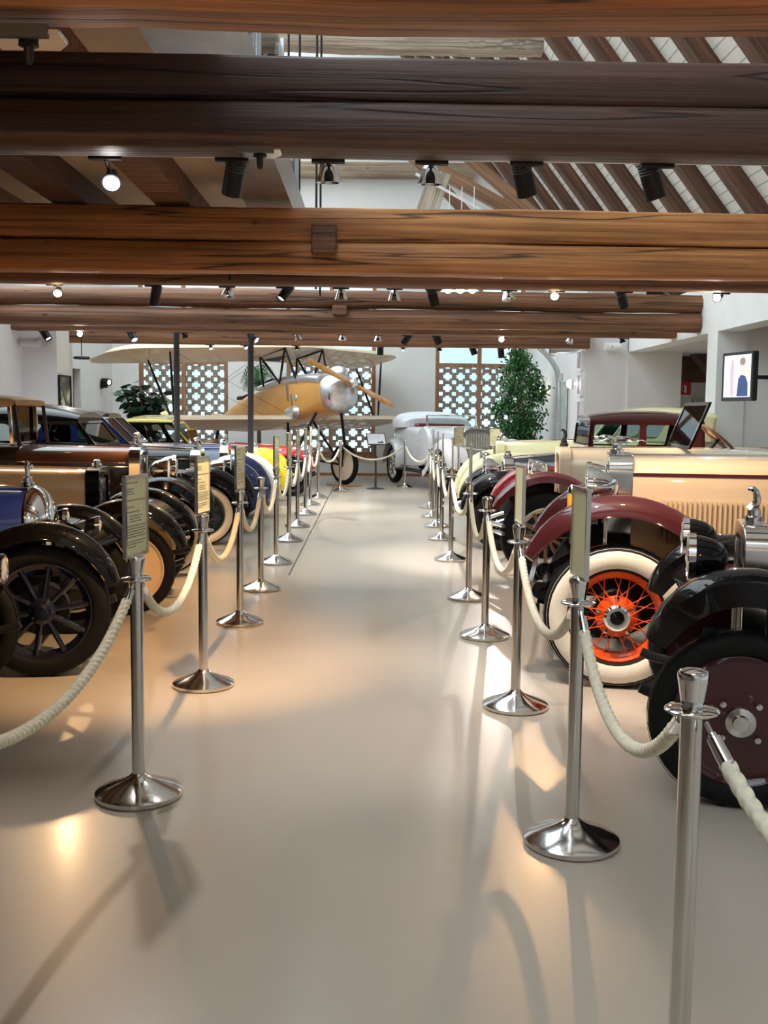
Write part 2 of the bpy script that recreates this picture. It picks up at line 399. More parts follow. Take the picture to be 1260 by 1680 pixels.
# gallery floor on the left: joists along the hall with beige panels
j = MB(); 
for i in range(5):
    x1 = -1.60-.89*i
    b = MB().b2((x1-.3, -5.9, 3.37), (x1, 11.2, 3.58))
    tag(b.build('ceiling_joist', WD if i % 2 else WB, flat=True), 'dark gallery joist running along the hall above the beams', 'joist', 'gallery joists', 'structure')
struct(MB().b2((-6.2, -6, 3.58), (-.98, 11.25, 3.70)).build('ceiling_gallery', 'ceil', flat=True))
tag(MB().b2((-1.12, 3.55, 3.39), (-.92, 11.25, 3.58)).b2((-.96, 3.55, 3.39), (-.72, 11.25, 3.72)).build('gallery_edge_beam', 'alu', flat=True), 'grey steel edge beam of the gallery on the left', 'steel beam', kind='structure')
bal = thing('gallery_balustrade', 'clear glass balustrade along the gallery edge', 'balustrade', (0, 0, 0)); bal['kind'] = 'structure'
for k in range(4): struct(MB().b2((-.80, 3.7+1.8*k, 3.73), (-.79, 5.4+1.8*k, 4.65)).build('glass_panel', 'glass', bal, flat=True))
for k in range(5): struct(MB().b2((-.82, 3.62+1.8*k, 3.72), (-.77, 3.67+1.8*k, 4.7)).build('post', 'alu', bal, flat=True))
for i, (px, Y) in enumerate(((473, 12.6), (491, 11.8), (519, 12.2), (526, 12.9))):
    p = at(px, 300, Y)
    tag(MB().tube((p.x, Y, 3.0), (p.x, Y, 9.5), .013, n=8).build('hanger_rod', 'matblack'),
        ['thin black hanger rod by the glass balustrade', 'thicker black hanger rod right of the balustrade', 'left one of the close pair of black hanger rods', 'right one of the close pair of black hanger rods'][i], 'rod', kind='structure')

# roof slope on the right: white boards on dark rafters
SL = 1.28; C0 = 7.02
def zroof(x): return 1.6+SL*(C0-x)
th = math.atan(SL)
nrm = Vector((math.sin(th), 0, math.cos(th)))
dirv = Vector((math.cos(th), 0, -math.sin(th)))
def boards_mat():
    m = M('white roof boards', (.72, .70, .66), .7, vary=.05)
    N, L = nodes(m); b = N['Principled BSDF']; src = b.inputs['Base Color'].links[0].from_socket
    tc = N.new('ShaderNodeTexCoord'); sp = N.new('ShaderNodeSeparateXYZ'); L.new(tc.outputs['Object'], sp.inputs[0])
    d = N.new('ShaderNodeMath'); d.operation = 'MULTIPLY'; d.inputs[1].default_value = 1/.13; L.new(sp.outputs['Z'], d.inputs[0])
    fr = N.new('ShaderNodeMath'); fr.operation = 'FRACT'; L.new(d.outputs[0], fr.inputs[0])
    gt = N.new('ShaderNodeMath'); gt.operation = 'GREATER_THAN'; gt.inputs[1].default_value = .1; L.new(fr.outputs[0], gt.inputs[0])
    mr = N.new('ShaderNodeMapRange'); mr.inputs['To Min'].default_value = .5; L.new(gt.outputs[0], mr.inputs['Value'])
    mx = N.new('ShaderNodeVectorMath'); mx.operation = 'SCALE'; L.new(src, mx.inputs[0]); L.new(mr.outputs[0], mx.inputs['Scale']); L.new(mx.outputs[0], b.inputs['Base Color'])
    return m
p0 = Vector((XR+1.65, 0, zroof(XR+1.65)))+nrm*.2; p1 = Vector((-1.0, 0, zroof(-1.0)))+nrm*.2
t_ = nrm*.05
struct(MB().loft([[Vector((p.x, y, p.z)) for p in (p0, p1, p1+t_, p0+t_)] for y in (-6, YB+.3)]).build('ceiling_roof', boards_mat(), flat=True))
WRF = wood('rafter timber', (.035, .015, .009), (.10, .045, .024), (.19, .09, .05), 0, .7, .6, knots=False)
k = 0; y = -5.6
m3 = Matrix((dirv, Vector((0, 1, 0)), nrm)).transposed()
while y < YB-.1:
    ln = 11.6; c = Vector((XR+1.65, y, zroof(XR+1.65)))-dirv*(ln/2-.1)+nrm*.1
    o = MB().box((0, 0, 0), (ln, .25+.04*random.random(), .2)).build('roof_rafter', WRF, flat=True)
    o.matrix_world = Matrix.Translation(c) @ m3.to_4x4()
    tag(o, 'dark wooden rafter under the white boarded roof slope on the right', 'rafter', 'rafters of the right roof slope', 'structure')
    y += 1.18+.1*random.random()
# collars, gable tie and struts
tie('roof_collar', WP, (-2.1, 2.1, 13.4, 13.65, 6.1, 6.42, .02), 'pale whitish collar timber seen above the dark double beam', 21)
tie('roof_collar', wood('grey brown timber', (.2, .13, .08), (.33, .24, .16), (.42, .33, .24), 0, .7, .4), (-3.2, 2.4, YB-.3, YB-.02, 7.2, 7.55, .01), 'long grey brown tie timber on the white gable', 22)
def strut(pa, Ya, pb, Yb, wd, mat, label, h=None):
    a, b = at(*pa, Ya), at(*pb, Yb); L_ = (b-a).length; u = (b-a).normalized()
    s = u.cross(Vector((0, 1, 0))).normalized(); n = s.cross(u)
    o = MB().box((0, 0, 0), (L_, wd, h or wd)).build('roof_brace', mat, flat=True)
    o.matrix_world = Matrix.Translation((a+b)/2) @ Matrix((u, n, s)).transposed().to_4x4()
    return tag(o, label, 'brace', kind='structure')
WS = wood('tan brace timber', (.17, .08, .04), (.30, .16, .09), (.42, .25, .15), 0, .65, .5, knots=False)
strut((650, 240), 21, (850, 352), 21, .23, WS, 'long tan diagonal brace right of the white gable')
strut((765, 255), 20.3, (885, 360), 20.3, .2, WS, 'short tan diagonal brace crossing the long one')
strut((672, 250), 22.5, (770, 355), 22.5, .2, WB, 'dark brown rafter edge beside the white gable')
strut((722, 285), 19.8, (700, 350), 19.8, .40, WP, 'short thick pale post under the diagonal braces')
strut((682, 285), 19.5, (790, 345), 19.5, .045, MT['white'], 'thin white conduit running down beside the tan brace')
# steel posts
for px, Y, lab in ((290, 16.9, 'black steel post left of the biplane, by the rubber plant'), (411.5, 16.9, 'black steel post in front of the biplane fuselage')):
    p = at(px, 640, Y)
    t = thing('steel_post', lab, 'post', (p.x, Y, 0)); t['kind'] = 'structure'
    struct(MB().tube((0, 0, 0), (0, 0, 2.84), .048, n=14).build('shaft', 'darksteel', t)); struct(MB().tube((0, 0, 0), (0, 0, .012), .11, n=16).build('foot_plate', 'darksteel', t))
# ================================================================== cars
def arch(w, zb, zt, p=3.0, sh=.5, n=16):
    """closed section (y, z): straight sides to the shoulder, superellipse over the top"""
    zs = zb+(zt-zb)*sh; pts = []
    for i in range(n+1):
        a = PI*i/n; c, s = math.cos(a), math.sin(a)
        pts.append((w*math.copysign(abs(c)**(2/p), c), zs+(zt-zs)*abs(s)**(2/p)))
    return [(w, zb)]+pts+[(-w, zb)]
def archloft(m, st, n=16, cap=True):
    return m.loft([[Vector((x, y, z)) for y, z in arch(w, zb, zt, p, sh, n)] for x, w, zb, zt, p, sh in st], cap)

def wheel(car, x, y, r, s, style, tw=.13, th=.10, wmat=None, ww=False, hub='chrome', disc_r=None):
    """s = +1 / -1: which way the outer face looks along local y"""
    O = (x, y, r); A = (0, s, 0); rr = r-th; h = tw/2
    prof = []
    for i in range(20):
        t = 2*PI*i/20; c, q = math.cos(t), math.sin(t)
        prof.append((r-th/2+th/2*math.copysign(abs(c)**.75, c), h*math.copysign(abs(q)**.8, q)))
    t = MB().lathe(prof, O, A, 40, loop=True)
    for g in (-.25, .25): t.lathe([(r+.002, g*tw-.004), (r+.004, g*tw), (r+.002, g*tw+.004)], O, A, 40)
    tire = t.build('tire', 'tire', car, 60)
    if ww:
        w_ = []
        for i in range(9):
            k = i/8; rad = rr+.012+(th-.03)*k; b = math.sqrt(max(0, 1-((rad-(r-th/2))/(th/2))**2))
            w_.append((rad, h*max(b, .05)**.8+.004))
        MB().lathe(w_, O, A, 40).build('whitewall', 'whitewall', tire)
    wm = wmat or MT['black']
    rim = MB().lathe([(rr+.016, h*.62), (rr+.018, h*.5), (rr-.004, h*.42), (rr-.03, h*.15), (rr-.03, -h*.5), (rr+.012, -h*.6)], O, A, 40).lathe([(rr+.02, h*.66), (rr+.006, h*.74), (rr-.008, h*.6), (rr-.006, h*.4)], O, A, 40)
    rim.build('rim', wm, tire)
    P = lambda rad, a, d: Vector((x+rad*math.cos(a), y+s*d, r+rad*math.sin(a)))
    drum = .55*rr
    MB().lathe([(0, -h*.2), (drum, -h*.2), (drum, -h*1.3), (0, -h*1.3)], O, A, 28).build('brake_drum', 'matblack', tire)
    if style == 'artillery':
        m = MB(); n = 10
        for k in range(n):
            a = 2*PI*k/n+.16
            m.path([P(.05, a, h*.25), P(rr*.45, a, h*.3), P(rr*.85, a, h*.3), P(rr+.0, a, h*.3)], lambda t: .021-.007*t if t < .8 else .02, 8)
        m.build('spokes', wm, tire)
        MB().lathe([(.078, h*.05), (.085, h*.35), (.08, h*.6), (.055, h*.72), (.05, h*1.0), (.035, h*1.25), (0, h*1.3)], O, A, 24).build('hub', wm, tire)
        for k in range(5): a = 2*PI*k/5; MB().tube(P(.062, a, h*.6), P(.062, a, h*.85), .008, n=6).build('hub_bolt', 'steel', tire)
    elif style == 'wood':
        m = MB()
        for k in range(12):
            a = 2*PI*k/12
            m.path([P(.04, a, h*.2), P(rr*.5, a, h*.25), P(rr, a, h*.25)], .017, 8)
        m.build('spokes', 'wheelwood', tire)
        MB().lathe([(.075, h*.1), (.075, h*.5), (.05, h*.6), (.045, h*1.0), (.03, h*1.2), (0, h*1.22)], O, A, 20).build('hub', wm, tire)
        MB().lathe([(.038, h*1.0), (.038, h*1.3), (.02, h*1.4), (0, h*1.42)], O, A, 16).build('hub_cap', hub, tire)
    elif style == 'wire':
        m = MB(); n = 30
        for k in range(n):
            a = 2*PI*k/n; da = .42*(1 if k % 2 else -1)
            m.tube(P(.058 if k % 4 < 2 else .11, a+da, h*.75 if k % 4 < 2 else h*.35), P(rr-.012, a, h*.15), .0036, n=5)
        m.build('wire_spokes', wm, tire)
        MB().lathe([(.02, -h*.2), (.14*rr/.3, h*.1), (.145*rr/.3, h*.3), (.07, h*.55), (.066, h*.8), (0, h*.8)], O, A, 28).build('hub', wm, tire)
        MB().lathe([(.073, h*.75), (.075, h*1.05), (.06, h*1.2), (.045, h*1.2), (.043, h*1.12), (0, h*1.16)], O, A, 28).build('hub_cap', hub, tire)
        MB().lathe([(.040, h*1.13), (.038, h*1.2), (0, h*1.22)], O, A, 20).build('hub_badge', 'black', tire)
        for k in range(5): a = 2*PI*k/5+.3; MB().lathe([(.016, h*.3), (.014, h*.5), (0, h*.52)], P(.108, a, 0), A, 10).build('hub_bolt', 'steel', tire)
    elif style == 'disc':
        dr = disc_r or rr
        MB().lathe([(0, h*.75), (dr*.28, h*.72), (dr*.9, h*.38), (dr*.97, h*.45), (dr+.01, h*.75), (dr+.022, h*.62)], O, A, 44).build('wheel_disc', wm, tire)
        MB().lathe([(.062, h*.7), (.06, h*1.0), (.035, h*1.1), (.03, h*1.3), (0, h*1.32)], O, A, 20).build('hub_cap', hub, tire)
        for k in range(4): a = 2*PI*k/4+PI/4; MB().lathe([(.014, h*.7), (.013, h*.95), (0, h*.98)], P(.098, a, 0), A, 8).build('hub_bolt', 'steel', tire)
    elif style == 'steel':
        MB().lathe([(0, h*.55), (rr*.5, h*.62), (rr*.62, h*.3), (rr*.9, h*.05), (rr, h*.2)], O, A, 36).build('wheel_disc', wm, tire)
        b = MB()
        for k in range(10): a = 2*PI*k/10; b.lathe([(.02, h*.2), (.018, h*.34), (0, h*.34)], P(rr*.74, a, 0), A, 8)
        b.build('vent_holes', 'matblack', tire)
        MB().lathe([(rr*.42, h*.6), (rr*.4, h*.9), (rr*.2, h*1.15), (0, h*1.2)], O, A, 24).build('hub_cap', hub, tire)
    return tire

def fender(car, pts, y, hw, mat, name='fender', crown=.045, lip=.07, taper=.45):
    """crowned strip swept along (x, z) points from the front tip backwards"""
    pts = [Vector((p[0], 0, p[1])) for p in pts]; m = len(pts); rings = []
    for i, p in enumerate(pts):
        t = (pts[min(i+1, m-1)]-pts[max(i-1, 0)]).normalized(); n = Vector((-t.z, 0, t.x))
        if n.z < 0 and i < m*.5 and False: n = -n
        n = Vector((t.z, 0, -t.x)) if t.x < 0 or True else n
        e = min(1, (i+.35)/(m*.22)); k = taper+(1-taper)*math.sqrt(max(0, 1-(1-e)**2)) if e < 1 else 1
        ring = []
        us = [-1, -.92, -.6, -.25, .25, .6, .92, 1]
        off = [-lip*k]+[crown*k*(1-u*u) for u in us[1:-1]]+[-lip*k]
        for u, o in zip(us, off): ring.append(p+Vector((0, y+u*hw*k, 0))+n*o)
        for u, o in zip(reversed(us), reversed(off)): ring.append(p+Vector((0, y+u*(hw*k-.012), 0))+n*(o-.012 if abs(u) < 1 else o))
        rings.append(ring)
    return MB().loft(rings).build(name, mat, car, 50)
def smooth(pts, n=6):
    """Catmull-Rom through points"""
    out = []
    P = [Vector((*p, 0)) if len(p) == 2 else Vector(p) for p in pts]
    for i in range(len(P)-1):
        a, b, c, d = P[max(i-1, 0)], P[i], P[i+1], P[min(i+2, len(P)-1)]
        for k in range(n):
            t = k/n
            v = .5*((2*b)+(c-a)*t+(2*a-5*b+4*c-d)*t*t+(3*b-a-3*c+d)*t**3); out.append(tuple(v) if len(pts[0]) == 3 else (v.x, v.y))
    out.append(tuple(P[-1]) if len(pts[0]) == 3 else (P[-1].x, P[-1].y)); return out
def fpath(r, zc, Rf, Rt, a0, a1, tail):
    pts = []
    for i in range(15):
        a = a0+(a1-a0)*i/14; k = max(0, min(1, (a-a0)/(90-a0))); rad = Rf+(Rt-Rf)*math.sin(k*PI/2)
        pts.append((rad*math.cos(R(a)), zc+rad*math.sin(R(a))))
    return pts[:-1]+smooth([pts[-1]]+tail, 5)

def headlamp(car, x, y, z, r, mat, long=1.5, lens=True, stalk=None):
    h = MB().lathe([(0, -r*long), (r*.28, -r*long*.985), (r*.58, -r*long*.86), (r*.82, -r*long*.6), (r*.95, -r*long*.3), (r, -.01), (r, .005)], (x, y, z), (1, 0, 0), 26).build('headlamp', mat, car, 60)
    MB().lathe([(r*.9, .004), (r*.97, .022), (r*1.07, .018), (r*1.07, -.012), (r, -.014)], (x, y, z), (1, 0, 0), 26).build('lamp_rim', 'chrome', h)
    MB().lathe([(r*.93, .008), (r*.6, .022), (0, .03)], (x, y, z), (1, 0, 0), 26).build('lens', 'lens', h)
    if stalk: MB().tube((x-r*.5, y, z-r*.8), (x-r*.5, y, stalk), .014, n=8).build('lamp_stalk', 'black', h)
    return h
def windscreen(car, x, w, z0, z1, rake, mat='chrome', t=.018, split=False):
    q = Matrix.Rotation(0, 3, 'X'); dx = (z1-z0)*math.tan(rake)
    fn = lambda u, v, d: Vector((x-dx*(v-z0)/(z1-z0)+d-.012, u, v))
    f = MB().frame(rrect(-w, w, z0, z1, .03), rrect(-w+t*1.4, w-t*1.4, z0+t, z1-t, .02), fn, .024)
    if split: f.bar(fn(0, z0, .012), fn(0, z1, .012), .02, .02)
    o = f.build('windscreen_frame', mat, car)
    MB().prism(rrect(-w+t*1.4-.005, w-t*1.4+.005, z0+t-.005, z1-t+.005, .02), lambda u, v, d: fn(u, v, d+.009), .006).build('windscreen_glass', 'glass', o)
    return o
def steering(car, x, y, z, r=.2, tilt=50, mat='brownleather'):
    a = Vector((-math.sin(R(tilt)), 0, math.cos(R(tilt)))); u = Vector((0, 1, 0)); v = a.cross(u); c = Vector((x, y, z))
    w = MB().path([c+(u*math.cos(2*PI*i/28)+v*math.sin(2*PI*i/28))*r for i in range(28)], .014, 8, loop=True)
    for k in range(4): d = u*math.cos(PI/2*k+.7)+v*math.sin(PI/2*k+.7); w.tube(c, c+d*r, .007, n=6)
    o = w.build('steering_wheel', mat, car); MB().tube(c+a*.02, c-a*.6, .018, n=10).build('steering_column', 'black', o)
def greenhouse(car, P, mat):
    """closed cabin: windscreen base x0, rear x1, belt zb, roof zt, half width w"""
    x0, x1, zb, zt, w = P['x0'], P['x1'], P['zb'], P['zt'], P['w']; rk = P.get('rake', .25); rr = P.get('rear', .35); tum = P.get('tum', .12)
    rf = P.get('rf', .18)
    H = zt-zb
    yw = lambda z: w-(z-zb)*tum
    xa = lambda z: x0-rk*(z-zb)/H            # windscreen line
    xb = lambda z: x1+rr*((z-zb)/H)**2       # rear line
    zr = zt-rf*H                              # where the roof shell starts
    # roof shell
    st = []
    n = 14
    for i in range(n+1):
        t = i/n; xx = xa(zr)+(xb(zr)-xa(zr))*t
        dome = math.sin(PI*(.06+.88*t))**.45
        st.append((xx, yw(zr)*(.94+.06*dome), zr, zr+(zt-zr)*dome+.012, 2.6, .05))
    archloft(MB(), st, 14).build('roof', P.get('roofmat', mat), car, 50)
    for s in (1, -1):
        fn = lambda u, v, d, s=s: Vector((u, s*(yw(v)-d), v))
        cuts = [0]+P.get('cuts', [.5])+[1]; m = MB(); g = MB()
        for i in range(len(cuts)-1):
            def X(z, t): return xa(z)+(xb(z)-xa(z))*t
            a, b = cuts[i], cuts[i+1]
            o = [(X(zr, a), zr), (X(zr, b), zr), (X(zb, b), zb), (X(zb, a), zb)]
            pa = .05 if i == 0 else .03; pb = .05 if i < len(cuts)-2 else .16
            zi0, zi1 = zb+.02, zr-.03
            inn = [(X(zi1, a)-pa, zi1), (X(zi1, b)+pb*.7, zi1), (X(zi0, b)+pb, zi0), (X(zi0, a)-pa, zi0)]
            m.frame(qloop(o, .004), qloop(inn, P.get('wr', .05)), fn, .035)
            g.prism(qloop(inn, P.get('wr', .05)), lambda u, v, d, fn=fn: fn(u, v, d+.014), .006)
        sd = m.build('cabin_side', P.get('sidemat', mat), car, 40)
        g.build('side_windows', P.get('glassm', 'darkglass'), sd, flat=True)
        if P.get('trim'):
            t = MB()
            for i in range(len(cuts)-1):
                pass
    # front screen
    fn = lambda u, v, d: Vector((xa(v)+.004-d, u, v))
    m = MB(); g = MB()
    for sg in ((-1, 1),) if not P.get('split') else ((-1, 0), (0, 1)):
        o = [(yw(zr)*sg[1], zr), (yw(zr)*sg[0], zr), (yw(zb)*sg[0], zb), (yw(zb)*sg[1], zb)]
        e = .04
        inn = [(yw(zr)*sg[1]-e, zr-.02), (yw(zr)*sg[0]+e, zr-.02), (yw(zb)*sg[0]+e, zb+.03), (yw(zb)*sg[1]-e, zb+.03)]
        m.frame(qloop(o, .004), qloop(inn, .04), fn, .03); g.prism(qloop(inn, .04), lambda u, v, d: fn(u, v, d+.012), .006)
    f = m.build('windscreen_frame', P.get('frontm', P.get('sidemat', mat)), car, 40); g.build('windscreen_glass', 'glass', f, flat=True)
    # rear panel
    fn = lambda u, v, d: Vector((xb(v)+d, u, v))
    o = [(yw(zr), zr), (-yw(zr), zr), (-yw(zb), zb), (yw(zb), zb)]; inn = [(w*.5, zr-.06), (-w*.5, zr-.06), (-w*.5, zb+.12), (w*.5, zb+.12)]
    f = MB().frame(qloop(o, .004), qloop(inn, .05), fn, .03).build('rear_panel', P.get('sidemat', mat), car, 40)
    MB().prism(qloop(inn, .05), lambda u, v, d: fn(u, v, d+.012), .006).build('rear_window', P.get('glassm', 'darkglass'), f, flat=True)

def car(name, label, x, yw, flip, P, group=None):
    """(x, yw): world x of the front axle, world y of the wheels nearest the camera"""
    T, L, r = P['T'], P['L'], P['r']; tw = P.get('tw', .13)
    S = P.get('S', 1.0); ya = R(P.get('yaw', 0))
    c = thing(name, label, 'car', (x-math.sin(ya)*T*S/2, yw+math.cos(ya)*T*S/2, 0), (PI if flip else 0)+ya, group); c.scale = (S, S, S)
    bm, hm, fm = P['body'], P.get('hoodm', P['body']), P['fender']
    hx0, hx1 = P['hx0'], P['hx1']              # radiator front x, cowl x
    w0, w1, zb, z0, z1, p, sh = P['hw0'], P['hw1'], P.get('hzb', .5), P['hz0'], P['hz1'], P.get('hp', 3), P.get('hsh', .45)
    # chassis
    m = MB()
    for s in (1, -1): m.b2((-L-.5, s*.36-.04, r+.06), (min(hx0+.12, .3), s*.36+.04, r+.17))
    m.tube((0, -T/2, r), (0, T/2, r), .032); m.tube((-L, -T/2, r), (-L, T/2, r), .05); m.ell((-L, 0, r), (.15, .15, .14))
    for s in (1, -1):
        m.path(smooth([(.40, s*.36, r+.03), (.3, s*.36, r+.0), (0, s*.36, r-.03), (-.35, s*.36, r+.06)]), .024, 8)
    m.b2((-L*.6, -.3, r-.06), (hx0-.15, .3, r+.14))
    m.build('chassis', 'matblack', c)
    # bonnet
    st = []
    for i in range(9):
        t = i/8; st.append((hx0-.06+(hx1-hx0+.06)*t, w0+(w1-w0)*t, zb, z0+(z1-z0)*t, p, sh))
    hd = archloft(MB(), st).build('bonnet', hm, c, 45)
    if P.get('hoodtop'):
        m = MB(); rings = []
        for i in range(9):
            x_, w_, b_, t_, p_, s_ = st[i]; a_ = arch(w_, b_, t_, p_, s_); k = P.get('hoodcut', 3)
            a_ = a_[k:len(a_)-k]
            rings.append([Vector((x_, y*1.004, z+.003)) for y, z in a_]+[Vector((x_, y, z-.01)) for y, z in reversed(a_)])
        m.loft(rings).build('bonnet_top', P['hoodtop'], hd, 45)
    if P.get('louvres'):
        n, lx0, lx1, lz0, lz1, lm = P['louvres']
        for s in (1, -1):
            m = MB()
            for i in range(n):
                t = (i+.5)/n; xx = lx0+(lx1-lx0)*t; ww = w0+(w1-w0)*(xx-hx0)/(hx1-hx0)
                m.bar((xx, s*(ww+.004), lz0), (xx, s*(ww+.004), lz1), (lx0-lx1)/n*.5, .03)
            m.build('louvres', lm, hd, flat=True)
    if P.get('stripe'):
        zz, sm, hh = P['stripe']
        for s in (1, -1):
            rings = []
            for i in range(9):
                x_, w_, b_, t_, p_, s_ = st[i]; k = t_-z0
                rings.append([Vector((x_, s*(w_-.006), zz+k*.7)), Vector((x_, s*(w_+.003), zz+k*.7)), Vector((x_, s*(w_+.003), zz+hh+k*.7)), Vector((x_, s*(w_-.006), zz+hh+k*.7))])
            MB().loft(rings).build('coach_line', sm, hd, flat=True)
    MB().bar((hx0-.05, 0, z0+.006), (hx1, 0, z1+.006), .012, .012).build('bonnet_hinge', P.get('hinge', 'chrome'), hd, flat=True)
    # radiator
    rm = P.get('radm', MT['chrome']); rw, rz = P.get('rw', w0), P.get('rz', z0+.01); rzb = P.get('rzb', .48)
    if P.get('bull'):
        sts = []
        for i in range(9):
            t = i/8; k = math.sqrt(max(0, 1-t*t)); sts.append((hx0+.16*t-.04, (rw+.015)*(.55+.45*k), rzb+(1-k)*.05, rz+.01-(1-k)*.24, 2.4, .5))
        rd = archloft(MB(), sts).build('radiator_shell', rm, c, 60)
        MB().prism([(y*.62, z) for y, z in arch(rw, rzb+.04, rz-.22, 2.6, .4)], lambda u, v, d: Vector((hx0+.125+d, u, v)), .012).build('grille', 'matblack', rd)
    else:
        A_, B_ = arch(rw+.012, rzb, rz+.008, p+.6, sh+.1), arch(rw-.05, rzb+.06, rz-.06, p+.6, sh+.1)
        dp = P.get('rdepth', .11)
        m = MB().frame(A_, B_, lambda u, v, d: Vector((hx0-d, u, v)), dp)
        rd = m.build('radiator_shell', rm, c, 45, bev=.006)
        g = MB().prism(B_, lambda u, v, d: Vector((hx0-.03-d, u, v)), .02)
        rg = g.build('grille', P.get('grm', 'matblack'), rd)
        m = MB()
        for k in range(9): yy = -rw+.09+(2*rw-.18)*k/8; m.tube((hx0-.024, yy, rzb+.07), (hx0-.024, yy, rz-.09), .004, n=5)
        m.build('grille_bars', 'chrome', rg)
    cap = MB().lathe([(.04, 0), (.042, .03), (.03, .035), (.03, .06), (.015, .066), (0, .066)], (hx0-.06, 0, rz), (0, 0, 1), 16).build('radiator_cap', P.get('capm', 'chrome'), rd)
    ms = P.get('mascot')
    X, Z = hx0-.06, rz+.06
    if ms == 'statue':
        MB().lathe([(.02, 0), (.012, .02), (.018, .05), (.012, .075), (.016, .09), (.004, .11), (0, .112)], (X, 0, Z), (0, 0, 1), 10).ell((X+.01, 0, Z+.07), (.03, .012, .02), 8, 6).build('mascot', 'chrome', cap)
    elif ms == 'hound':
        Z -= .01; m = MB().path(smooth([(X+.11, 0, Z+.045), (X+.08, 0, Z+.055), (X+.02, 0, Z+.042), (X-.05, 0, Z+.045), (X-.10, 0, Z+.03)]), lambda t: .009+.010*math.sin(PI*t), 8)
        m.ell((X+.12, 0, Z+.052), (.026, .009, .011), 8, 6)
        for s in (1, -1):
            m.path([(X+.06, s*.012, Z+.045), (X+.11, s*.012, Z+.025), (X+.15, s*.012, Z+.03)], .004, 6); m.path([(X-.1, s*.012, Z+.03), (X-.03, s*.014, Z+.01), (X-.12, s*.014, Z+.008)], .004, 6)
        m.path([(X-.12, 0, Z+.03), (X-.15, 0, Z+.04), (X-.18, 0, Z+.03)], .003, 6); m.b2((X-.05, -.015, Z-.005), (X+.02, .015, Z+.03))
        m.build('mascot', 'chrome', cap)
    elif ms == 'wings':
        m = MB().tube((X, 0, Z-.01), (X, 0, Z+.05), .01)
        for s in (1, -1): m.ell((X-.01, s*.03, Z+.05), (.03, .035, .022), 8, 6)
        m.ell((X, 0, Z+.045), (.03, .012, .03), 8, 6); m.build('mascot', 'chrome', cap)
    elif ms == 'bird':
        MB().path(smooth([(X+.02, 0, Z), (X-.01, 0, Z+.04), (X+.0, 0, Z+.09), (X+.03, 0, Z+.1)]), lambda t: .022-.012*t, 8).build('mascot', P.get('mascm', 'chrome'), cap)
    # body tub behind the cowl
    wB = P.get('wB', .62); zB = P.get('zB', z1)
    st = [(hx1+.01, w1, zb-.05, z1, p, sh), (hx1-.25, w1+(wB-w1)*.6, zb-.1, z1+(zB-z1)*.5, p+1, .7), (hx1-.55, wB, zb-.12, zB, p+2.5, .85), (-L*.75, wB+.03, zb-.12, zB, p+2.5, .85), (-L-.1, wB, zb-.1, zB-.02, p+2, .8), (-L-.45, wB*.86, zb, zB-.1, p, .6)]
    archloft(MB(), st).build('body', bm, c, 45)
    # fenders + running boards
    fp = P['fpath']; fw = P.get('fw', .11)
    for s in (1, -1):
        fender(c, fp, s*(T/2+P.get('fy', 0)), fw, fm, 'front_fender', P.get('crown', .045), P.get('lip', .06))
        zq = fp[-1][1]; xq = fp[-1][0]
        MB().b2((-L+.42, s*(T/2)-.12, zq-.03), (xq+.02, s*T/2+.12, zq)).build('running_board', P.get('rbm', 'matblack'), c, flat=True)
        rp = [(-L+.4, zq)]+[(-L+(r+.1)*math.cos(R(a)), r+(r+.1)*math.sin(R(a))) for a in (20, 40, 60, 80, 100, 120, 140, 160, 180)]
        fender(c, rp, s*T/2, fw, fm, 'rear_fender', .04, .05, .8)
        # inner valance between wheel arch and bonnet
        q = [(px, pz-.02) for px, pz in fp[2:-1]]
        v_ = [Vector((px, s*(T/2-fw*.6), pz)) for px, pz in q]; v2 = [Vector((px*.8+hx0*.1-.05, s*(w0+.02), min(pz-.02, z0-.1))) for px, pz in q]
        v3 = [a+Vector((0, 0, -.012)) for a in v2]; v4 = [a+Vector((0, 0, -.012)) for a in v_]
        MB().loft([[a, b, d, e] for a, b, d, e in zip(v_, v2, v3, v4)]).build('inner_fender', fm, c)
    ws = P['wheel']
    for s in (1, -1):
        wheel(c, 0, s*T/2, r, s, **ws); 
        rw_ = dict(ws); wheel(c, -L, s*T/2, r, s, **rw_)
    for k in P.get('lamps', []): 
        for s in (1, -1): headlamp(c, k[0], s*k[1], k[2], k[3], k[4], *(k[5:]))
    # lamp bar
    if P.get('lamps'):
        k = P['lamps'][0]; MB().path(smooth([(k[0]-k[3]*.7, -k[1], k[2]-k[3]*.7), (k[0]-k[3]*.8, 0, k[2]-k[3]*1.2), (k[0]-k[3]*.7, k[1], k[2]-k[3]*.7)]), .015, 8).build('lamp_bar', P.get('barm', 'chrome'), c)
    if P.get('bumper'):
        bx, bz, bmat = P['bumper']
        b = MB()
        for dz in (0, .07): b.path(smooth([(bx-.12, -T/2-.1, bz+dz), (bx, -.35, bz+dz), (bx+.02, 0, bz+dz), (bx, .35, bz+dz), (bx-.12, T/2+.1, bz+dz)]), .018, 8)
        for s in (1, -1): b.tube((bx, s*.36, bz+.03), (.35, s*.36, r+.1), .02)
        b.build('bumper', bmat, c)
    if P.get('cabin'): greenhouse(c, P['cabin'], bm)
    if P.get('screen'): windscreen(c, *P['screen'])
    if P.get('steer'): steering(c, *P['steer'])
    if P.get('seats'):
        sx, sz, sm = P['seats']
        for q in (0, -.85):
            MB().b2((sx-.3+q, -.5, sz-.25), (sx-.1+q, .5, sz+.18)).build('seat_back', sm, c, bev=.05)
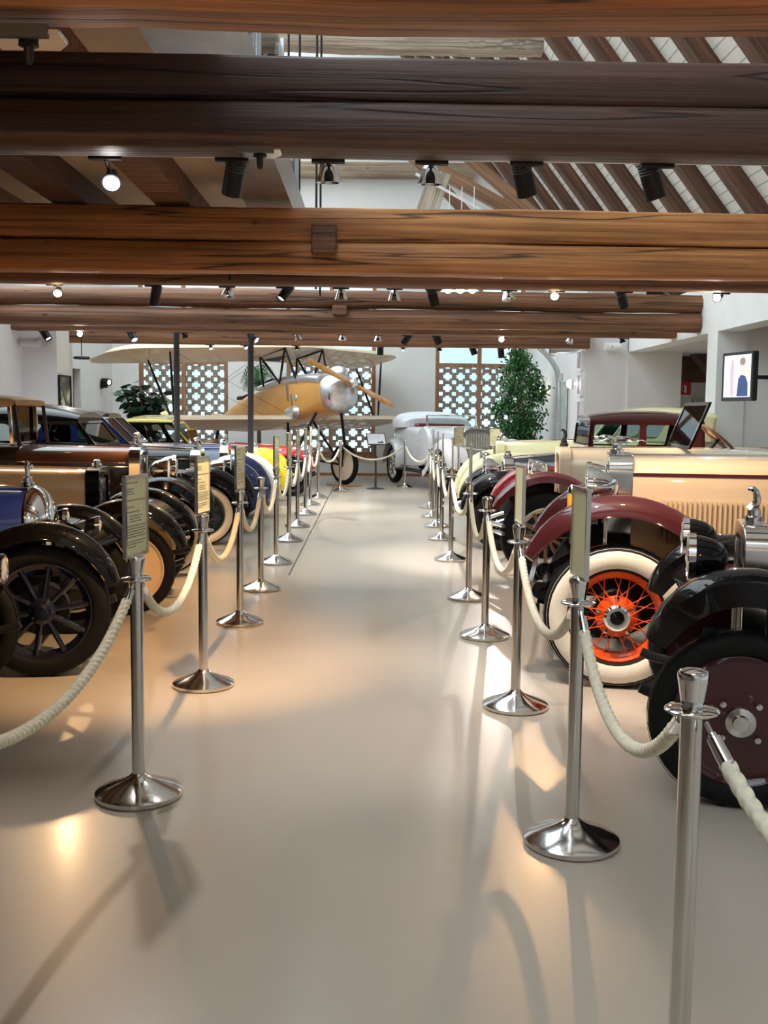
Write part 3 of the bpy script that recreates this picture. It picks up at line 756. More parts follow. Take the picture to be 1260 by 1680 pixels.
    if P.get('softtop'):
        x0, x1, zr, w_, tm = P['softtop']
        st = [(x0, w_*.96, zr-.05, zr, 4, .3), (x0-.06, w_, zr-.06, zr+.03, 4, .3), (x0-.4, w_, zr-.04, zr+.05, 4, .3), ((x0+x1)/2, w_, zr-.04, zr+.05, 4, .3), (x1+.1, w_, zr-.05, zr+.03, 4, .3), (x1, w_*.95, zr-.3, zr-.04, 4, .3), (x1-.08, w_*.93, P['zB']-.04, P['zB']+.04, 4, .3)]
        so = archloft(MB(), st).build('soft_top', tm, c, 50)
        for s in (1, -1):
            m = MB(); m2 = MB()
            m.bar((x0-.02, s*w_*.95, zr-.04), (x0+.02, s*w_*.95, P['zB']), .03, .03); m2.bar((x0-.9, s*w_*.97, zr-.03), (x0-1.0, s*w_*.95, P['zB']), .03, .03)
            m.build('top_bow', 'matblack', so); m2.build('top_bow', 'matblack', so)
    return c
# ------------------------------------------------------------------ the cars
C_ = dict(cream=paint('cream paint', (.47, .36, .24)), ivory=paint('ivory paint', (.72, .65, .50)), maroon=paint('maroon paint', (.050, .006, .008)),
    dred=paint('dark red paint', (.12, .008, .011)), orange=paint('orange paint', (.68, .075, .008), .6), blue=paint('deep blue paint', (.012, .030, .20)),
    navy=paint('navy paint', (.014, .024, .10)), brown=paint('brown paint', (.075, .028, .012)), dbrown=paint('dark brown paint', (.022, .012, .009)),
    green=paint('dark green paint', (.006, .022, .018)), silver=paint('silver blue paint', (.36, .40, .52)), wht=paint('white paint', (.66, .66, .68)),
    yellow=paint('yellow paint', (.52, .42, .02)), pale=paint('pale yellow paint', (.80, .74, .42)), teal=paint('bonnet teal reflection', (.006, .018, .028)),  # teal: reflection on the maroon saloon's bonnet sides, put into the colour
    red=paint('red paint', (.40, .012, .022)), peach=paint('peach cream paint', (.72, .52, .30)), black=MT['black'], dblue=paint('blue black paint', (.004, .005, .016)))
CH, BK = MT['chrome'], MT['black']
def W(style, **k): return dict(style=style, **k)
G = 'parked vintage cars'
# left row, nearest first
car('vintage_car', 'black car mostly cut off at the left edge, only tyre and chrome lamp showing', -2.22, 4.79, False, dict(yaw=8, S=1, T=1.0, L=2.5, r=.37, body=BK, fender=BK, hx0=-.2, hx1=-1.2, hw0=.28, hw1=.42, hz0=1.0, hz1=1.05,
    fpath=fpath(.37, .37, .43, .46, 50, 150, [(-.75, .33)]), wheel=W('artillery', wmat=BK), lamps=[(.30, .40, .70, .085, CH)], screen=(-1.15, .5, 1.05, 1.5, .1)))
car('vintage_car', 'dark blue vintage car with rounded chrome bullnose radiator and spoked blue wheel', -1.95, 6.12, False, dict(yaw=8, S=1, T=1.2, L=2.5, r=.395, body=C_['blue'], fender=BK, hx0=-.12, hx1=-1.3, hw0=.25, hw1=.42, hz0=1.07, hz1=1.09, hp=2.6,
    bull=True, mascot='statue', rz=1.09, rzb=.62, hinge=C_['blue'], fpath=fpath(.395, .395, .456, .49, 22, 155, [(-.62, .44), (-.8, .33)]), fw=.10,
    wheel=W('artillery', wmat=C_['dblue'], th=.115, tw=.12), lamps=[(.20, .43, .79, .062, BK), (.0, .34, .86, .055, BK)], barm='black', screen=(-1.3, .5, 1.08, 1.5, .1)))
car('vintage_car', 'cream vintage car with black radiator and plain cream disc wheel', -1.88, 8.0, False, dict(yaw=6, S=1.03, T=1.15, L=2.4, r=.35, body=C_['peach'], fender=BK, hx0=-.25, hx1=-1.35, hw0=.27, hw1=.4, hz0=1.07, hz1=1.09, hp=4, hsh=.7,
    radm=BK, hinge=C_['peach'], fpath=fpath(.35, .35, .45, .49, 22, 155, [(-.62, .42), (-.8, .3)]), fw=.10,
    wheel=W('disc', wmat=C_['peach'], hub='black', th=.09, tw=.12), lamps=[(-.02, .34, .83, .075, BK)], barm='black', screen=(-1.5, .45, 1.08, 1.45, .1)))
car('vintage_car', 'brown and black vintage tourer with raised tan cloth top and wide whitewall tyre', -2.0, 10.0, False, dict(yaw=5, S=1.06, T=1.25, L=2.6, r=.365, body=C_['dbrown'], hoodtop=C_['brown'], fender=BK, hx0=-.25, hx1=-1.35, hw0=.29, hw1=.44, hz0=1.14, hz1=1.16, hp=3.2, hsh=.65, hoodcut=2,
    mascot='wings', hinge=C_['brown'], fpath=fpath(.365, .365, .40, .49, 28, 155, [(-.62, .42), (-.8, .32)]), fw=.11,
    wheel=W('wire', wmat=BK, th=.10, tw=.13, ww=True), lamps=[(.0, .36, .94, .11, CH)], screen=(-1.36, .52, 1.16, 1.57, .06, 'chrome', .03), softtop=(-1.30, -2.9, 1.58, .6, MT['tan']), zB=1.16))
car('vintage_car', 'black closed saloon with dark green bonnet sides and whitewall tyre', -1.98, 12.25, False, dict(yaw=3, S=1.1, T=1.3, L=2.6, r=.335, body=BK, hoodm=C_['green'], hoodtop=BK, fender=BK, hx0=-.08, hx1=-1.16, hw0=.28, hw1=.52, hz0=1.0, hz1=1.05, hp=3, hsh=.5,
    mascot='wings', stripe=(.9, CH, .012), fpath=fpath(.335, .345, .44, .44, 8, 158, [(-.65, .38), (-.85, .3)]), fw=.13, crown=.07, lip=.1,
    wheel=W('steel', wmat=C_['green'], th=.115, tw=.14, ww=True), lamps=[(.18, .46, .83, .09, CH, 1.7)], wB=.68, zB=1.06,
    cabin=dict(x0=-1.12, x1=-2.75, zb=1.04, zt=1.49, w=.66, rake=.34, rear=.2, cuts=[.5], wr=.08, rf=.40, glassm='glass')))
car('vintage_car', 'navy blue cabriolet with silver bonnet sides and raked split windscreen', -1.98, 14.05, False, dict(yaw=2, S=1.1, T=1.2, L=2.5, r=.33, body=C_['navy'], hoodm=C_['silver'], hoodtop=C_['navy'], hoodcut=5, fender=C_['navy'], hx0=.0, hx1=-1.18, hw0=.24, hw1=.55, hz0=1.0, hz1=1.02, hp=2.6, hsh=.4,
    mascot='wings', louvres=(4, -.2, -.6, .62, .82, C_['navy']), fpath=fpath(.33, .33, .42, .45, -12, 155, [(-.6, .38), (-.8, .3)]), fw=.14, crown=.09, lip=.14,
    wheel=W('steel', wmat=C_['navy'], th=.11), lamps=[(.1, .34, .78, .08, CH, 1.6)], wB=.66, zB=1.04,
    cabin=dict(x0=-1.15, x1=-2.35, zb=1.02, zt=1.42, w=.62, rake=.42, rear=.3, cuts=[.55], wr=.06, split=True, sidemat=C_['navy'], roofmat=MT['black'])))
car('vintage_car', 'low white roadster with a small chrome windscreen', -2.02, 15.72, False, dict(yaw=1, S=1.12, T=1.0, L=2.2, r=.31, body=C_['wht'], fender=C_['wht'], hx0=.05, hx1=-.75, hw0=.24, hw1=.46, hz0=.86, hz1=.92, hp=2.6, hsh=.4,
    fpath=fpath(.31, .31, .42, .42, -15, 155, [(-.6, .34), (-.75, .26)]), fw=.13, crown=.09, lip=.13, wheel=W('steel', wmat=C_['wht'], th=.1), lamps=[(.2, .38, .66, .07, CH)],
    wB=.58, zB=.9, screen=(-.62, .42, .9, 1.16, .35), bumper=(.5, .3, CH), seats=(-.9, .75, MT['brownleather'])))
car('vintage_car', 'small yellow and black saloon with rounded roof', -1.93, 17.35, False, dict(yaw=1, S=1.13, T=1.1, L=2.1, r=.32, body=C_['yellow'], hoodm=BK, hoodtop=BK, fender=C_['yellow'], hx0=.0, hx1=-.98, hw0=.24, hw1=.5, hz0=.86, hz1=.9, hp=2.6, hsh=.4,
    fpath=fpath(.32, .32, .42, .43, -12, 155, [(-.6, .34), (-.75, .26)]), fw=.13, crown=.08, lip=.12, wheel=W('steel', wmat=C_['yellow'], th=.1), lamps=[(.15, .38, .68, .07, CH)],
    wB=.6, zB=.9, cabin=dict(x0=-.95, x1=-1.95, zb=.89, zt=1.29, w=.58, rake=.34, rear=-.05, cuts=[.5], wr=.07, sidemat=C_['black'], frontm=C_['yellow'], roofmat=C_['yellow'], glassm='glass'), bumper=(.48, .3, CH)))
car('vintage_car', 'red open roadster with black wire wheels under the biplane wing', -1.5, 19.45, False, dict(yaw=3, S=1.1, T=1.15, L=2.3, r=.33, body=C_['red'], fender=C_['red'], hx0=.12, hx1=-1.0, hw0=.26, hw1=.42, hz0=.82, hz1=.88, hp=3, hsh=.5, fpath=fpath(.33, .33, .41, .43, 20, 150, [(-.6, .34), (-.78, .26)]), fw=.10,
    wheel=W('wire', wmat=BK, th=.08, tw=.11), lamps=[(.26, .3, .76, .085, CH)], wB=.52, zB=.86, seats=(-1.2, .75, MT['brownleather'])))
# right row, nearest first
car('vintage_car', 'maroon vintage car with black fender and maroon disc wheel at the right edge', 1.52, 4.13, True, dict(yaw=-15, S=1, T=1.25, L=2.4, r=.365, body=C_['maroon'], fender=BK, hx0=-.02, hx1=-1.3, hw0=.27, hw1=.42, hz0=1.10, hz1=1.13, hp=3.5, hsh=.6,
    radm=MT['steel'], mascot='bird', mascm='steel', fpath=fpath(.365, .385, .46, .555, 39, 150, [(-.62, .5), (-.85, .34)]), fw=.13, crown=.05, lip=.09,
    wheel=W('disc', wmat=C_['maroon'], hub='steel', th=.105, tw=.14), lamps=[(.20, .38, .99, .098, BK, 1.5, True, .8)], barm='black', screen=(-1.3, .5, 1.12, 1.5, .1)))
r2 = car('vintage_car', 'cream tourer with maroon fender and orange wire wheel in a whitewall tyre', 1.45, 5.99, True, dict(yaw=-11, S=1.02, T=1.35, L=2.9, r=.415, body=C_['cream'], fender=C_['maroon'], hx0=.06, hx1=-1.75, hw0=.29, hw1=.44, hz0=1.31, hz1=1.33, hp=3.4, hsh=.72, hzb=.62,
    mascot='hound', rdepth=.15, rzb=.62, louvres=(48, -.24, -1.6, .80, 1.06, C_['cream']), stripe=(1.20, C_['maroon'], .018),
    fpath=fpath(.415, .415, .60, .63, 33, 140, [(-.62, .68), (-.8, .48), (-1.0, .34)]), fw=.12, crown=.07, lip=.05,
    wheel=W('wire', wmat=C_['orange'], th=.165, tw=.17, ww=True), lamps=[(.16, .36, 1.13, .113, CH, 1.45, True, .9)], screen=(-1.85, .5, 1.33, 1.75, .15, 'black')))
t = MB().lathe([(.03, 0), (.03, .02), (.022, .03)], (.27, .48, .96), n=14).lathe([(.022, .13), (.03, .14), (.025, .17), (.01, .19), (0, .195)], (.27, .48, .96), n=14).tube((.27, .48, .8), (.27, .48, .96), .012)
t = t.build('side_lamp', 'chrome', r2); MB().lathe([(.026, .02), (.029, .05), (.029, .11), (.024, .14)], (.27, .48, .96), n=14).build('amber_glass', 'amber', t)
m = MB().tube((.42, -.5, .48), (.42, .5, .48), .03)
for s in (1, -1):
    m.lathe([(.055, -.03), (.06, 0), (.055, .03), (0, .03)], (.44, s*.40, .5), (0, s, 0), 16); m.bar((.44, s*.4, .5), (.25, s*.4, .62), .03, .05); m.bar((.46, s*.42, .42), (.46, s*.42, .3), .03, .04); m.bar((.3, s*.4, .4), (.46, s*.42, .44), .02, .03)
m.build('shock_absorbers', 'black', r2)
MB().bar((.5, -.55, .56), (.5, .55, .56), .03, .03).build('front_bar', 'chrome', r2)
car('vintage_car', 'ivory open tourer with dark red fender and wooden spoke wheel', 1.68, 9.84, True, dict(yaw=-6, S=1.08, T=1.35, L=2.6, r=.40, body=C_['ivory'], fender=C_['dred'], hx0=-.13, hx1=-1.3, hw0=.29, hw1=.46, hz0=1.16, hz1=1.18, hp=3.2, hsh=.6, radm=C_['ivory'], mascot='bird', mascm='darksteel', capm='darksteel',
    fpath=fpath(.40, .40, .52, .53, 28, 150, [(-.66, .5), (-.85, .34)]), fw=.12, lip=.05, wheel=W('wood', wmat=C_['ivory'], th=.16, tw=.15), lamps=[(.10, .34, .96, .075, CH, 1.4), (.04, .2, .97, .06, CH, 1.4)],
    screen=(-1.24, .55, 1.18, 1.60, .38, 'black', .03), steer=(-1.62, -.05, 1.26, .2, 40), seats=(-1.95, 1.0, MT['brownleather']), bumper=(.5, .42, CH)))
car('vintage_car', 'maroon closed saloon with black fender and a dark teal reflection coloured into its bonnet sides', 1.54, 12.02, True, dict(yaw=-4, S=1.09, T=1.2, L=2.25, r=.345, body=C_['maroon'], hoodm=C_['teal'], hoodtop=C_['maroon'], hoodcut=7, fender=BK, hx0=-.02, hx1=-.9, hw0=.28, hw1=.52, hz0=.97, hz1=1.06, hp=3, hsh=.5, stripe=(.87, C_['silver'], .014),
    fpath=fpath(.345, .345, .43, .46, 12, 152, [(-.62, .4), (-.8, .3)]), fw=.13, crown=.06, lip=.08, wheel=W('wire', wmat=BK, th=.12, tw=.13), lamps=[(.16, .40, .86, .09, CH, 1.6)], wB=.64, zB=1.1,
    cabin=dict(x0=-.88, x1=-2.1, zb=1.1, zt=1.50, w=.63, rake=.03, rear=.02, cuts=[.47], wr=.03, rf=.28, glassm='glass'), bumper=(.5, .38, CH)))
car('vintage_car', 'large pale yellow car with cream roof behind the maroon saloon', 1.75, 13.75, True, dict(yaw=-3, S=1.12, T=1.35, L=2.2, r=.37, body=C_['pale'], fender=C_['pale'], hx0=.06, hx1=-1.3, hw0=.34, hw1=.6, hz0=1.07, hz1=1.12, hp=2.6, hsh=.5, radm=C_['pale'],
    fpath=fpath(.37, .37, .47, .50, 0, 155, [(-.66, .42), (-.85, .32)]), fw=.14, crown=.09, lip=.12, wheel=W('steel', wmat=C_['pale'], th=.12), lamps=[(.2, .42, .84, .095, CH, 1.6)], wB=.7, zB=1.12,
    cabin=dict(x0=-1.25, x1=-2.45, zb=1.12, zt=1.52, w=.68, rake=.3, rear=-.1, cuts=[.5], wr=.07, rf=.3, glassm='glass')))
r6 = car('vintage_car', 'white open tourer with folded white hood parked by the end wall', 2.1, 20.5, False, dict(T=1.25, L=2.75, r=.37, yaw=-73, S=1.15, body=C_['wht'], fender=C_['wht'], hx0=-.1, hx1=-1.25, hw0=.28, hw1=.46, hz0=1.1, hz1=1.12, hp=2.6, hsh=.5, rw=.28, grm=MT['alu'],
    fpath=fpath(.37, .37, .46, .5, 5, 152, [(-.66, .42), (-.85, .32)]), fw=.13, crown=.08, lip=.1, wheel=W('wire', wmat=MT['steel'], th=.1, ww=False), lamps=[(.1, .40, .88, .10, CH, 1.6)], wB=.62, zB=1.12,
    screen=(-1.3, .5, 1.12, 1.34, .2), seats=(-1.75, 1.0, C_['dred']), bumper=(.46, .36, CH)))
r6.location = (2.15, 20.7, 0)
MB().lathe([(.33, -.06), (.36, 0), (.33, .06), (.1, .07), (0, .07)], (-1.02, -.62, .78), (0, -1, 0), 30).build('spare_wheel_cover', C_['wht'], r6)
st = [(-2.05, .66, 1.10, 1.28, 3, .3), (-2.2, .68, 1.09, 1.36, 3, .3), (-2.6, .7, 1.1, 1.40, 3, .3), (-2.85, .66, 1.1, 1.34, 3, .3), (-2.95, .58, 1.12, 1.26, 3, .3)]
archloft(MB(), st).build('folded_hood', M('white canvas', (.74, .76, .80), .8), r6)

# ------------------------------------------------------------------ stanchions and ropes
def make_stanchion():
    t = thing('stanchion', '', 'stanchion')
    MB().lathe([(0, 0), (.172, 0), (.178, .006), (.178, .022), (.165, .03), (.11, .052), (.06, .072), (.034, .09), (.027, .1)], n=40).build('base', 'steel', t, 25)
    MB().tube((0, 0, .085), (0, 0, .92), .0265, n=20).build('pole', 'steel', t)
    MB().lathe([(.026, .902), (.058, .905), (.064, .909), (.064, .913), (.058, .917), (.027, .92)], n=32).build('collar', 'chrome', t)
    MB().lathe([(.0255, .915), (.028, .935), (.036, .985), (.037, .997), (.033, 1.004), (.018, 1.010), (0, 1.012)], n=28).build('cap', 'chrome', t)
    return t
def make_sign(t, ang):
    """card holder on top of the post, its plane along (cos ang, sin ang)"""
    u_ = Vector((math.cos(ang), math.sin(ang), 0)); n_ = Vector((u_.y, -u_.x, 0))
    fn = lambda u, v, d: u_*u + n_*(d-.008) + Vector((0, 0, v))
    w = .108
    f = MB().frame(rrect(-w, w, 1.004, 1.335, .006, 1), rrect(-w+.013, w-.013, 1.017, 1.322, .003, 1), fn, .016).build('sign_frame', 'steel', t, flat=True)
    p = MB().prism(rrect(-w+.012, w-.012, 1.016, 1.323, .002, 1), lambda u, v, d: fn(u, v, d+.005), .005).build('sign_card', 'paper', f, flat=True)
    m = MB(); rng = random.Random(3)
    for i, (z, a, b) in enumerate(((1.302, -.085, .02), (1.278, -.085, -.02), (1.268, -.085, -.03), (1.258, -.085, -.015), (1.232, -.088, .088), (1.205, -.085, -.02), (1.185, -.085, .03), (1.168, -.06, .06), (1.157, -.06, .04), (1.146, -.06, .05), (1.128, -.085, .085), (1.117, -.085, .08), (1.106, -.085, .085), (1.095, -.085, .07), (1.084, -.085, .084), (1.066, -.085, .08), (1.055, -.085, .06), (1.044, -.085, .0))):
        x = a
        while x < b:
            l = rng.uniform(.008, .026); e = min(x+l, b)
            if e-x > .003: m.prism([(x, z), (e, z), (e, z+.0045), (x, z+.0045)], lambda u, v, d: fn(u, v, .0104+d*.0005), 1)
            x = e+.004
    m.build('printed_text', 'ink', f, flat=True)
Lp = [(228, 1305), (334, 1125), (394, 1022), (428, 967), (453, 924), (474, 887), (488, 864), (501, 844), (509, 829), (522, 817), (558, 806), (664, 800)]
Rp = [(937, 1382), (845, 1160), (795, 1045), (768, 982), (739, 919), (724, 885), (716, 864), (709, 848), (705, 833)]
Ls = [1, 1, 1, 0, 1, 1, 1, 1, 1, 1, 0, 0]; Rs = [1, 1, 0, 1, 1, 1, 1, 1, 0]
Lpos = [Vector((-1.08, 2.2, 0))] + [onz(*p) for p in Lp]; Lsg = [0]+Ls
Rpos = [Vector((1.25, 1.15, 0)), Vector((.760, 2.37, 0))] + [onz(*p) for p in Rp]; Rsg = [0, 0]+Rs
EN = ['first', 'second', 'third', 'fourth', 'fifth', 'sixth', 'seventh', 'eighth', 'ninth', 'tenth', 'eleventh', 'twelfth', 'thirteenth', 'fourteenth', 'fifteenth']
plain = make_stanchion(); first = True
def put_post(p, sign, ang, label):
    global first
    if sign:
        o = dup(plain); make_sign(o, ang)
    else: o = plain if first else dup(plain)
    if not sign: first = False
    o.location = (p.x, p.y, 0); tag(o, label, 'stanchion', 'chrome rope stanchions'); return o
put_post(Rpos[1], 0, 0, 'nearest chrome stanchion without a card, in the right foreground')
put_post(Rpos[0], 0, 0, 'chrome stanchion beyond the right edge holding the nearest rope')
put_post(Lpos[0], 0, 0, 'chrome stanchion beyond the left edge holding the nearest left rope')
for i in range(1, len(Lpos)):
    n = i-1
    lab = f"{EN[n]} chrome stanchion of the left row counted from the camera, {'with a card holder' if Lsg[i] else 'plain topped'}" if n < 10 else ['chrome stanchion at the far left corner in front of the biplane wheel', 'lone chrome stanchion before the end wall beside the info stand'][n-10]
    put_post(Lpos[i], Lsg[i], R(78+1.0*n), lab)
for i in range(2, len(Rpos)):
    put_post(Rpos[i], Rsg[i], R(93 if i < 5 else 88), f"{EN[i-1]} chrome stanchion of the right row counted from the camera, {'with a card holder' if Rsg[i] else 'plain topped'}")
# free signs by the white car
def rope(p, q, label, sag=.30, fine=1, g='cream barrier ropes'):
    p, q = Vector((p.x, p.y, .895)), Vector((q.x, q.y, .895)); d = (q-p); h = Vector((d.x, d.y, 0)).normalized()
    L_ = d.length; p = p+h*.05; q = q-h*.05
    t = thing('barrier_rope', label, 'rope', ((p+q)/2).xyz, 0, g); c = (p+q)/2
    N = int((170 if fine else 60)); pts = []
    for i in range(N+1):
        s = i/N; pts.append(p.lerp(q, s)-Vector((0, 0, 4*sag*s*(1-s)*(1-.12*math.sin(PI*s)))) - c)
    # chrome ferrules at both ends
    acc = [0]
    for i in range(N): acc.append(acc[-1]+(pts[i+1]-pts[i]).length)
    tot = acc[-1]
    def pt(l):
        l = max(0, min(tot, l)); i = 0
        while i < N-1 and acc[i+1] < l: i += 1
        return pts[i].lerp(pts[i+1], (l-acc[i])/(acc[i+1]-acc[i]))
    e = .115
    for a, b, c1, c2 in ((0, .035, .04, .115), (tot, tot-.035, tot-.04, tot-.115)):
        m = MB().path([pt(a), pt((a+b)/2), pt(b)], .006, 8).path([pt(c1), pt((c1+c2)/2), pt(c2)], lambda s: .017 if s < .5 else .0185, 14)
        m.ell(pt(b), (.012, .012, .012), 8, 6)
        m.build('rope_hook', 'chrome', t)
    # the rope: three twisted strands
    n = 18 if fine else 10; K = int((tot-2*e)/(.0065 if fine else .02)); rings = []; ref = Vector((0, 0, 1)).cross(h)
    for i in range(K+1):
        l = e-.01+(tot-2*e+.02)*i/K; c0 = pt(l); tg = (pt(l+.01)-pt(l-.01)).normalized(); a = (ref-tg*ref.dot(tg)).normalized(); b = tg.cross(a)
        ph = 2*PI*l/.10
        rings.append([c0+(a*math.cos(w)+b*math.sin(w))*(.0195*(.80+.26*abs(math.cos(1.5*(w-ph)))**.6)) for w in [2*PI*j/n for j in range(n)]])
    MB().loft(rings).build('rope', 'rope', t, 60)
nm = lambda i: EN[i-1] if i < 11 else None
rope(Lpos[0], Lpos[1], 'cream rope sweeping from the left edge to the first left stanchion', .30)
for i in range(1, len(Lpos)-1):
    lab = f'cream rope hanging between the {EN[i-1]} and {EN[i]} stanchions of the left row' if i < 10 else ['cream rope from the left row to the corner stanchion by the biplane wheel', 'wide cream rope in front of the biplane information stand'][i-10]
    rope(Lpos[i], Lpos[i+1], lab, .30 if i < 11 else .32, 1 if i < 3 else 0)
rope(Lpos[-1], Rpos[-1], 'cream rope in front of the white tourer between far stanchions', .25, 0)
rope(Rpos[0], Rpos[1], 'cream rope leaving the picture at the lower right corner', .33)
for i in range(1, len(Rpos)-1):
    rope(Rpos[i], Rpos[i+1], f'cream rope hanging between the {EN[i-1]} and {EN[i]} stanchions of the right row', .30, 1 if i < 4 else 0)

# two card stands beside the white tourer
for px, Y, lab, ang in ((753, 18.6, 'slim card stand with yellowish card before the white tourer radiator', 35), (812, 18.4, 'slim card stand with yellowish card right of the white tourer radiator', 15)):
    p = at(px, 700, Y); t = thing('card_stand', lab, 'card stand', (p.x, Y, 0))
    MB().lathe([(0, 0), (.15, 0), (.15, .015), (.03, .05), (.016, .07)], n=28).build('base', 'steel', t); MB().tube((0, 0, .05), (0, 0, 1.0), .015, n=12).build('pole', 'steel', t); make_sign(t, R(ang))

# information stand for the aeroplane
p = onz(616, 802); t = thing('information_stand', 'black information stand with tilted white panel before the biplane', 'information stand', p, R(12))
MB().lathe([(0, 0), (.19, 0), (.19, .01), (.06, .03), (.025, .04)], n=28).build('base', 'darksteel', t)
MB().path([(0, 0, .02), (.0, 0, .4), (-.01, 0, .8), (-.015, -.01, 1.0)], .022, 12).build('pole', 'darksteel', t)
q = Matrix.Rotation(R(50), 3, 'X')
b = MB().box((-.0, -.02, 1.03), (.40, .30, .02), q).build('panel', 'darksteel', t, flat=True)
MB().box(Vector((0, -.02, 1.03))+q @ Vector((0, 0, .011)), (.365, .262, .004), q).build('panel_sheet', M('white sheet', (.78, .79, .86), .4), b, flat=True)
m = MB().box(Vector((0, -.02, 1.03))+q @ Vector((.08, -.095, .0135)), (.12, .03, .002), q).box(Vector((0, -.02, 1.03))+q @ Vector((.11, -.07, .0135)), (.03, .03, .002), q)
m.build('panel_picture', 'darksteel', b, flat=True)
# ------------------------------------------------------------------ biplane
YW = M('varnished plywood', (.70, .36, .10), .3, 0, .6, .12, 2.5); FAB = M('doped linen', (.70, .56, .40), .55, 0, .2, .10, 2)
def turned_metal():
    m = M('engine turned metal', (.66, .66, .70), .32, .75, 0, .12, 22, .3); return m
TMt = turned_metal(); PROP = wood('propeller wood', (.42, .16, .03), (.60, .26, .05), (.70, .34, .09), 2, .3, .1, knots=False)
pl = thing('biplane', 'yellow plywood biplane with linen wings, silver engine cowl and wooden propeller', 'aeroplane', (-1.12, 21.7, 0.0)); pl.rotation_euler = (0, R(-9.5), R(-48)); PS = 1.2; pl.scale = (PS, PS, PS)
def fsec(x, w, zb, zt, p=3.4, n=24):
    zc_, h = (zb+zt)/2, (zt-zb)/2
    return [Vector((x, w*math.copysign(abs(math.cos(a))**(2/p), math.cos(a)), zc_+h*math.copysign(abs(math.sin(a))**(2/p), math.sin(a)))) for a in [2*PI*i/n for i in range(n)]]
MB().loft([fsec(.74, .35, 1.17, 1.80, 2.6), fsec(.5, .37, 1.15, 1.86, 3.2), fsec(-.4, .38, 1.13, 1.92, 4), fsec(-1.2, .35, 1.15, 1.9, 4), fsec(-1.9, .27, 1.22, 1.80, 3.4), fsec(-2.6, .14, 1.34, 1.64, 3), fsec(-3.2, .04, 1.44, 1.56, 3)]).build('fuselage', YW, pl, 40)
MB().loft([fsec(.72, .362, 1.62, 1.83, 2.6), fsec(.4, .38, 1.70, 1.90, 2.6), fsec(-.4, .36, 1.76, 2.0, 2.4), fsec(-1.1, .3, 1.8, 1.97, 2.4)]).build('top_cowl', TMt, pl, 50)
cw = MB().loft([fsec(.76, .36, 1.17, 1.82, 2.5), fsec(.88, .345, 1.17, 1.81, 2.3), fsec(.98, .28, 1.25, 1.78, 2.1), fsec(1.06, .17, 1.42, 1.73, 2), fsec(1.09, .09, 1.5, 1.66, 2)]).ell((.80, .0, 1.80), (.26, .14, .15)).build('engine_cowl', TMt, pl, 60)
m = MB()
for s in (1, -1):
    for k in range(4): m.b2((.90, s*.29-.03, 1.36+k*.028), (.94, s*.32+.012, 1.372+k*.028))
m.build('cooling_slots', 'matblack', cw, flat=True)
MB().ell((-.05, -.37, 1.28), (.22, .09, .12)).build('foot_fairing', TMt, pl); MB().ell((.1, -.375, 1.52), (.05, .02, .05)).build('inspection_cap', TMt, pl)
MB().b2((-.12, -.395, 1.5), (-.08, -.375, 1.78)).b2((-.02, -.395, 1.42), (.01, -.375, 1.6)).build('step_plates', 'alu', pl, flat=True)
m = MB()
for x in (-.95, -1.75): m.path([(x+.26*math.cos(2*PI*i/20), .2*math.sin(2*PI*i/20), 1.93+.03*math.cos(4*PI*i/20)-(.07 if x < -1.5 else 0)) for i in range(20)], .03, 8, loop=True)
m.build('cockpit_rims', 'blackcloth', pl)
MB().ell((-1.0, 0, 1.96), (.2, .16, .10)).build('seat_cushions', 'blackcloth', pl)
MB().loft([[Vector((-.62, .2*math.cos(a), 1.93+.16*math.sin(a))) for a in [PI*i/10 for i in range(11)]], [Vector((-.635, .2*math.cos(a), 1.93+.16*math.sin(a))) for a in [PI*i/10 for i in range(11)]]]).build('small_windscreen', 'glass', pl)
# propeller
pr = MB().lathe([(0, .09), (.05, .088), (.075, .06), (.08, 0), (.08, -.05), (0, -.05)], (1.18, 0, 1.58), (1, 0, 0), 28).build('propeller_hub', 'steel', pl)
ang = R(158)
for sgn in (1, -1):
    rings = []; d = Vector((0, -math.cos(ang)*sgn*-1, math.sin(ang)*sgn)); e = Vector((1, 0, 0)).cross(d)
    for i in range(15):
        t = i/14; rad = .03+.93*t
        ch = (.115+.085*math.sin(PI*min(1, t*1.12)**.8))*(1 if t < .86 else math.sqrt(max(.02, 1-((t-.86)/.15)**2))); tw = R(58-42*t); th_ = .05*(1-t)+.012
        u = e*math.cos(tw)*sgn+Vector((1, 0, 0))*math.sin(tw); v = u.cross(d)
        c = Vector((1.18, 0, 1.58))+d*rad
        rings.append([c+u*ch*.5*math.cos(a)*(1)+v*th_*.5*math.sin(a) for a in [2*PI*k/14 for k in range(14)]])
    MB().loft(rings).build('propeller_blade', PROP, pr, 60)
# wings
def airfoil(c, t=.1):
    up = [(0, 0), (.03, .35), (.12, .75), (.3, 1), (.55, .8), (.8, .4), (1, .03)]
    return [(-c*x, c*t*y) for x, y in up]+[(-c*x, -c*t*.18*math.sin(PI*x)) for x in (.9, .6, .3, .1)]
def wing(y0, y1, xle, z, chord, sweep, dih, name):
    m = MB(); rings = []; N = 22
    for i in range(N+1):
        t = i/N; y = y0+(y1-y0)*t; ay = abs(y-y0); e = 1
        if t > .86: e = math.sqrt(max(.004, 1-((t-.86)/.14)**2)) 
        c = chord*(.35+.65*e); xo = xle-ay*math.tan(sweep)-(chord-c)*.45
        rib = 1+.05*abs(math.sin(t*PI*11))
        rings.append([Vector((xo+px, y, z+ay*math.tan(dih)+pz*e*rib)) for px, pz in airfoil(c)])
    return m.loft(rings).build(name, FAB, pl, 60)
UZ, LZ = 2.42, 1.16
wing(0, -3.35, .12, UZ, 1.32, R(11), R(-1.0), 'upper_wing'); wing(0, 2.85, .12, UZ, 1.32, R(11), R(1.2), 'upper_wing')
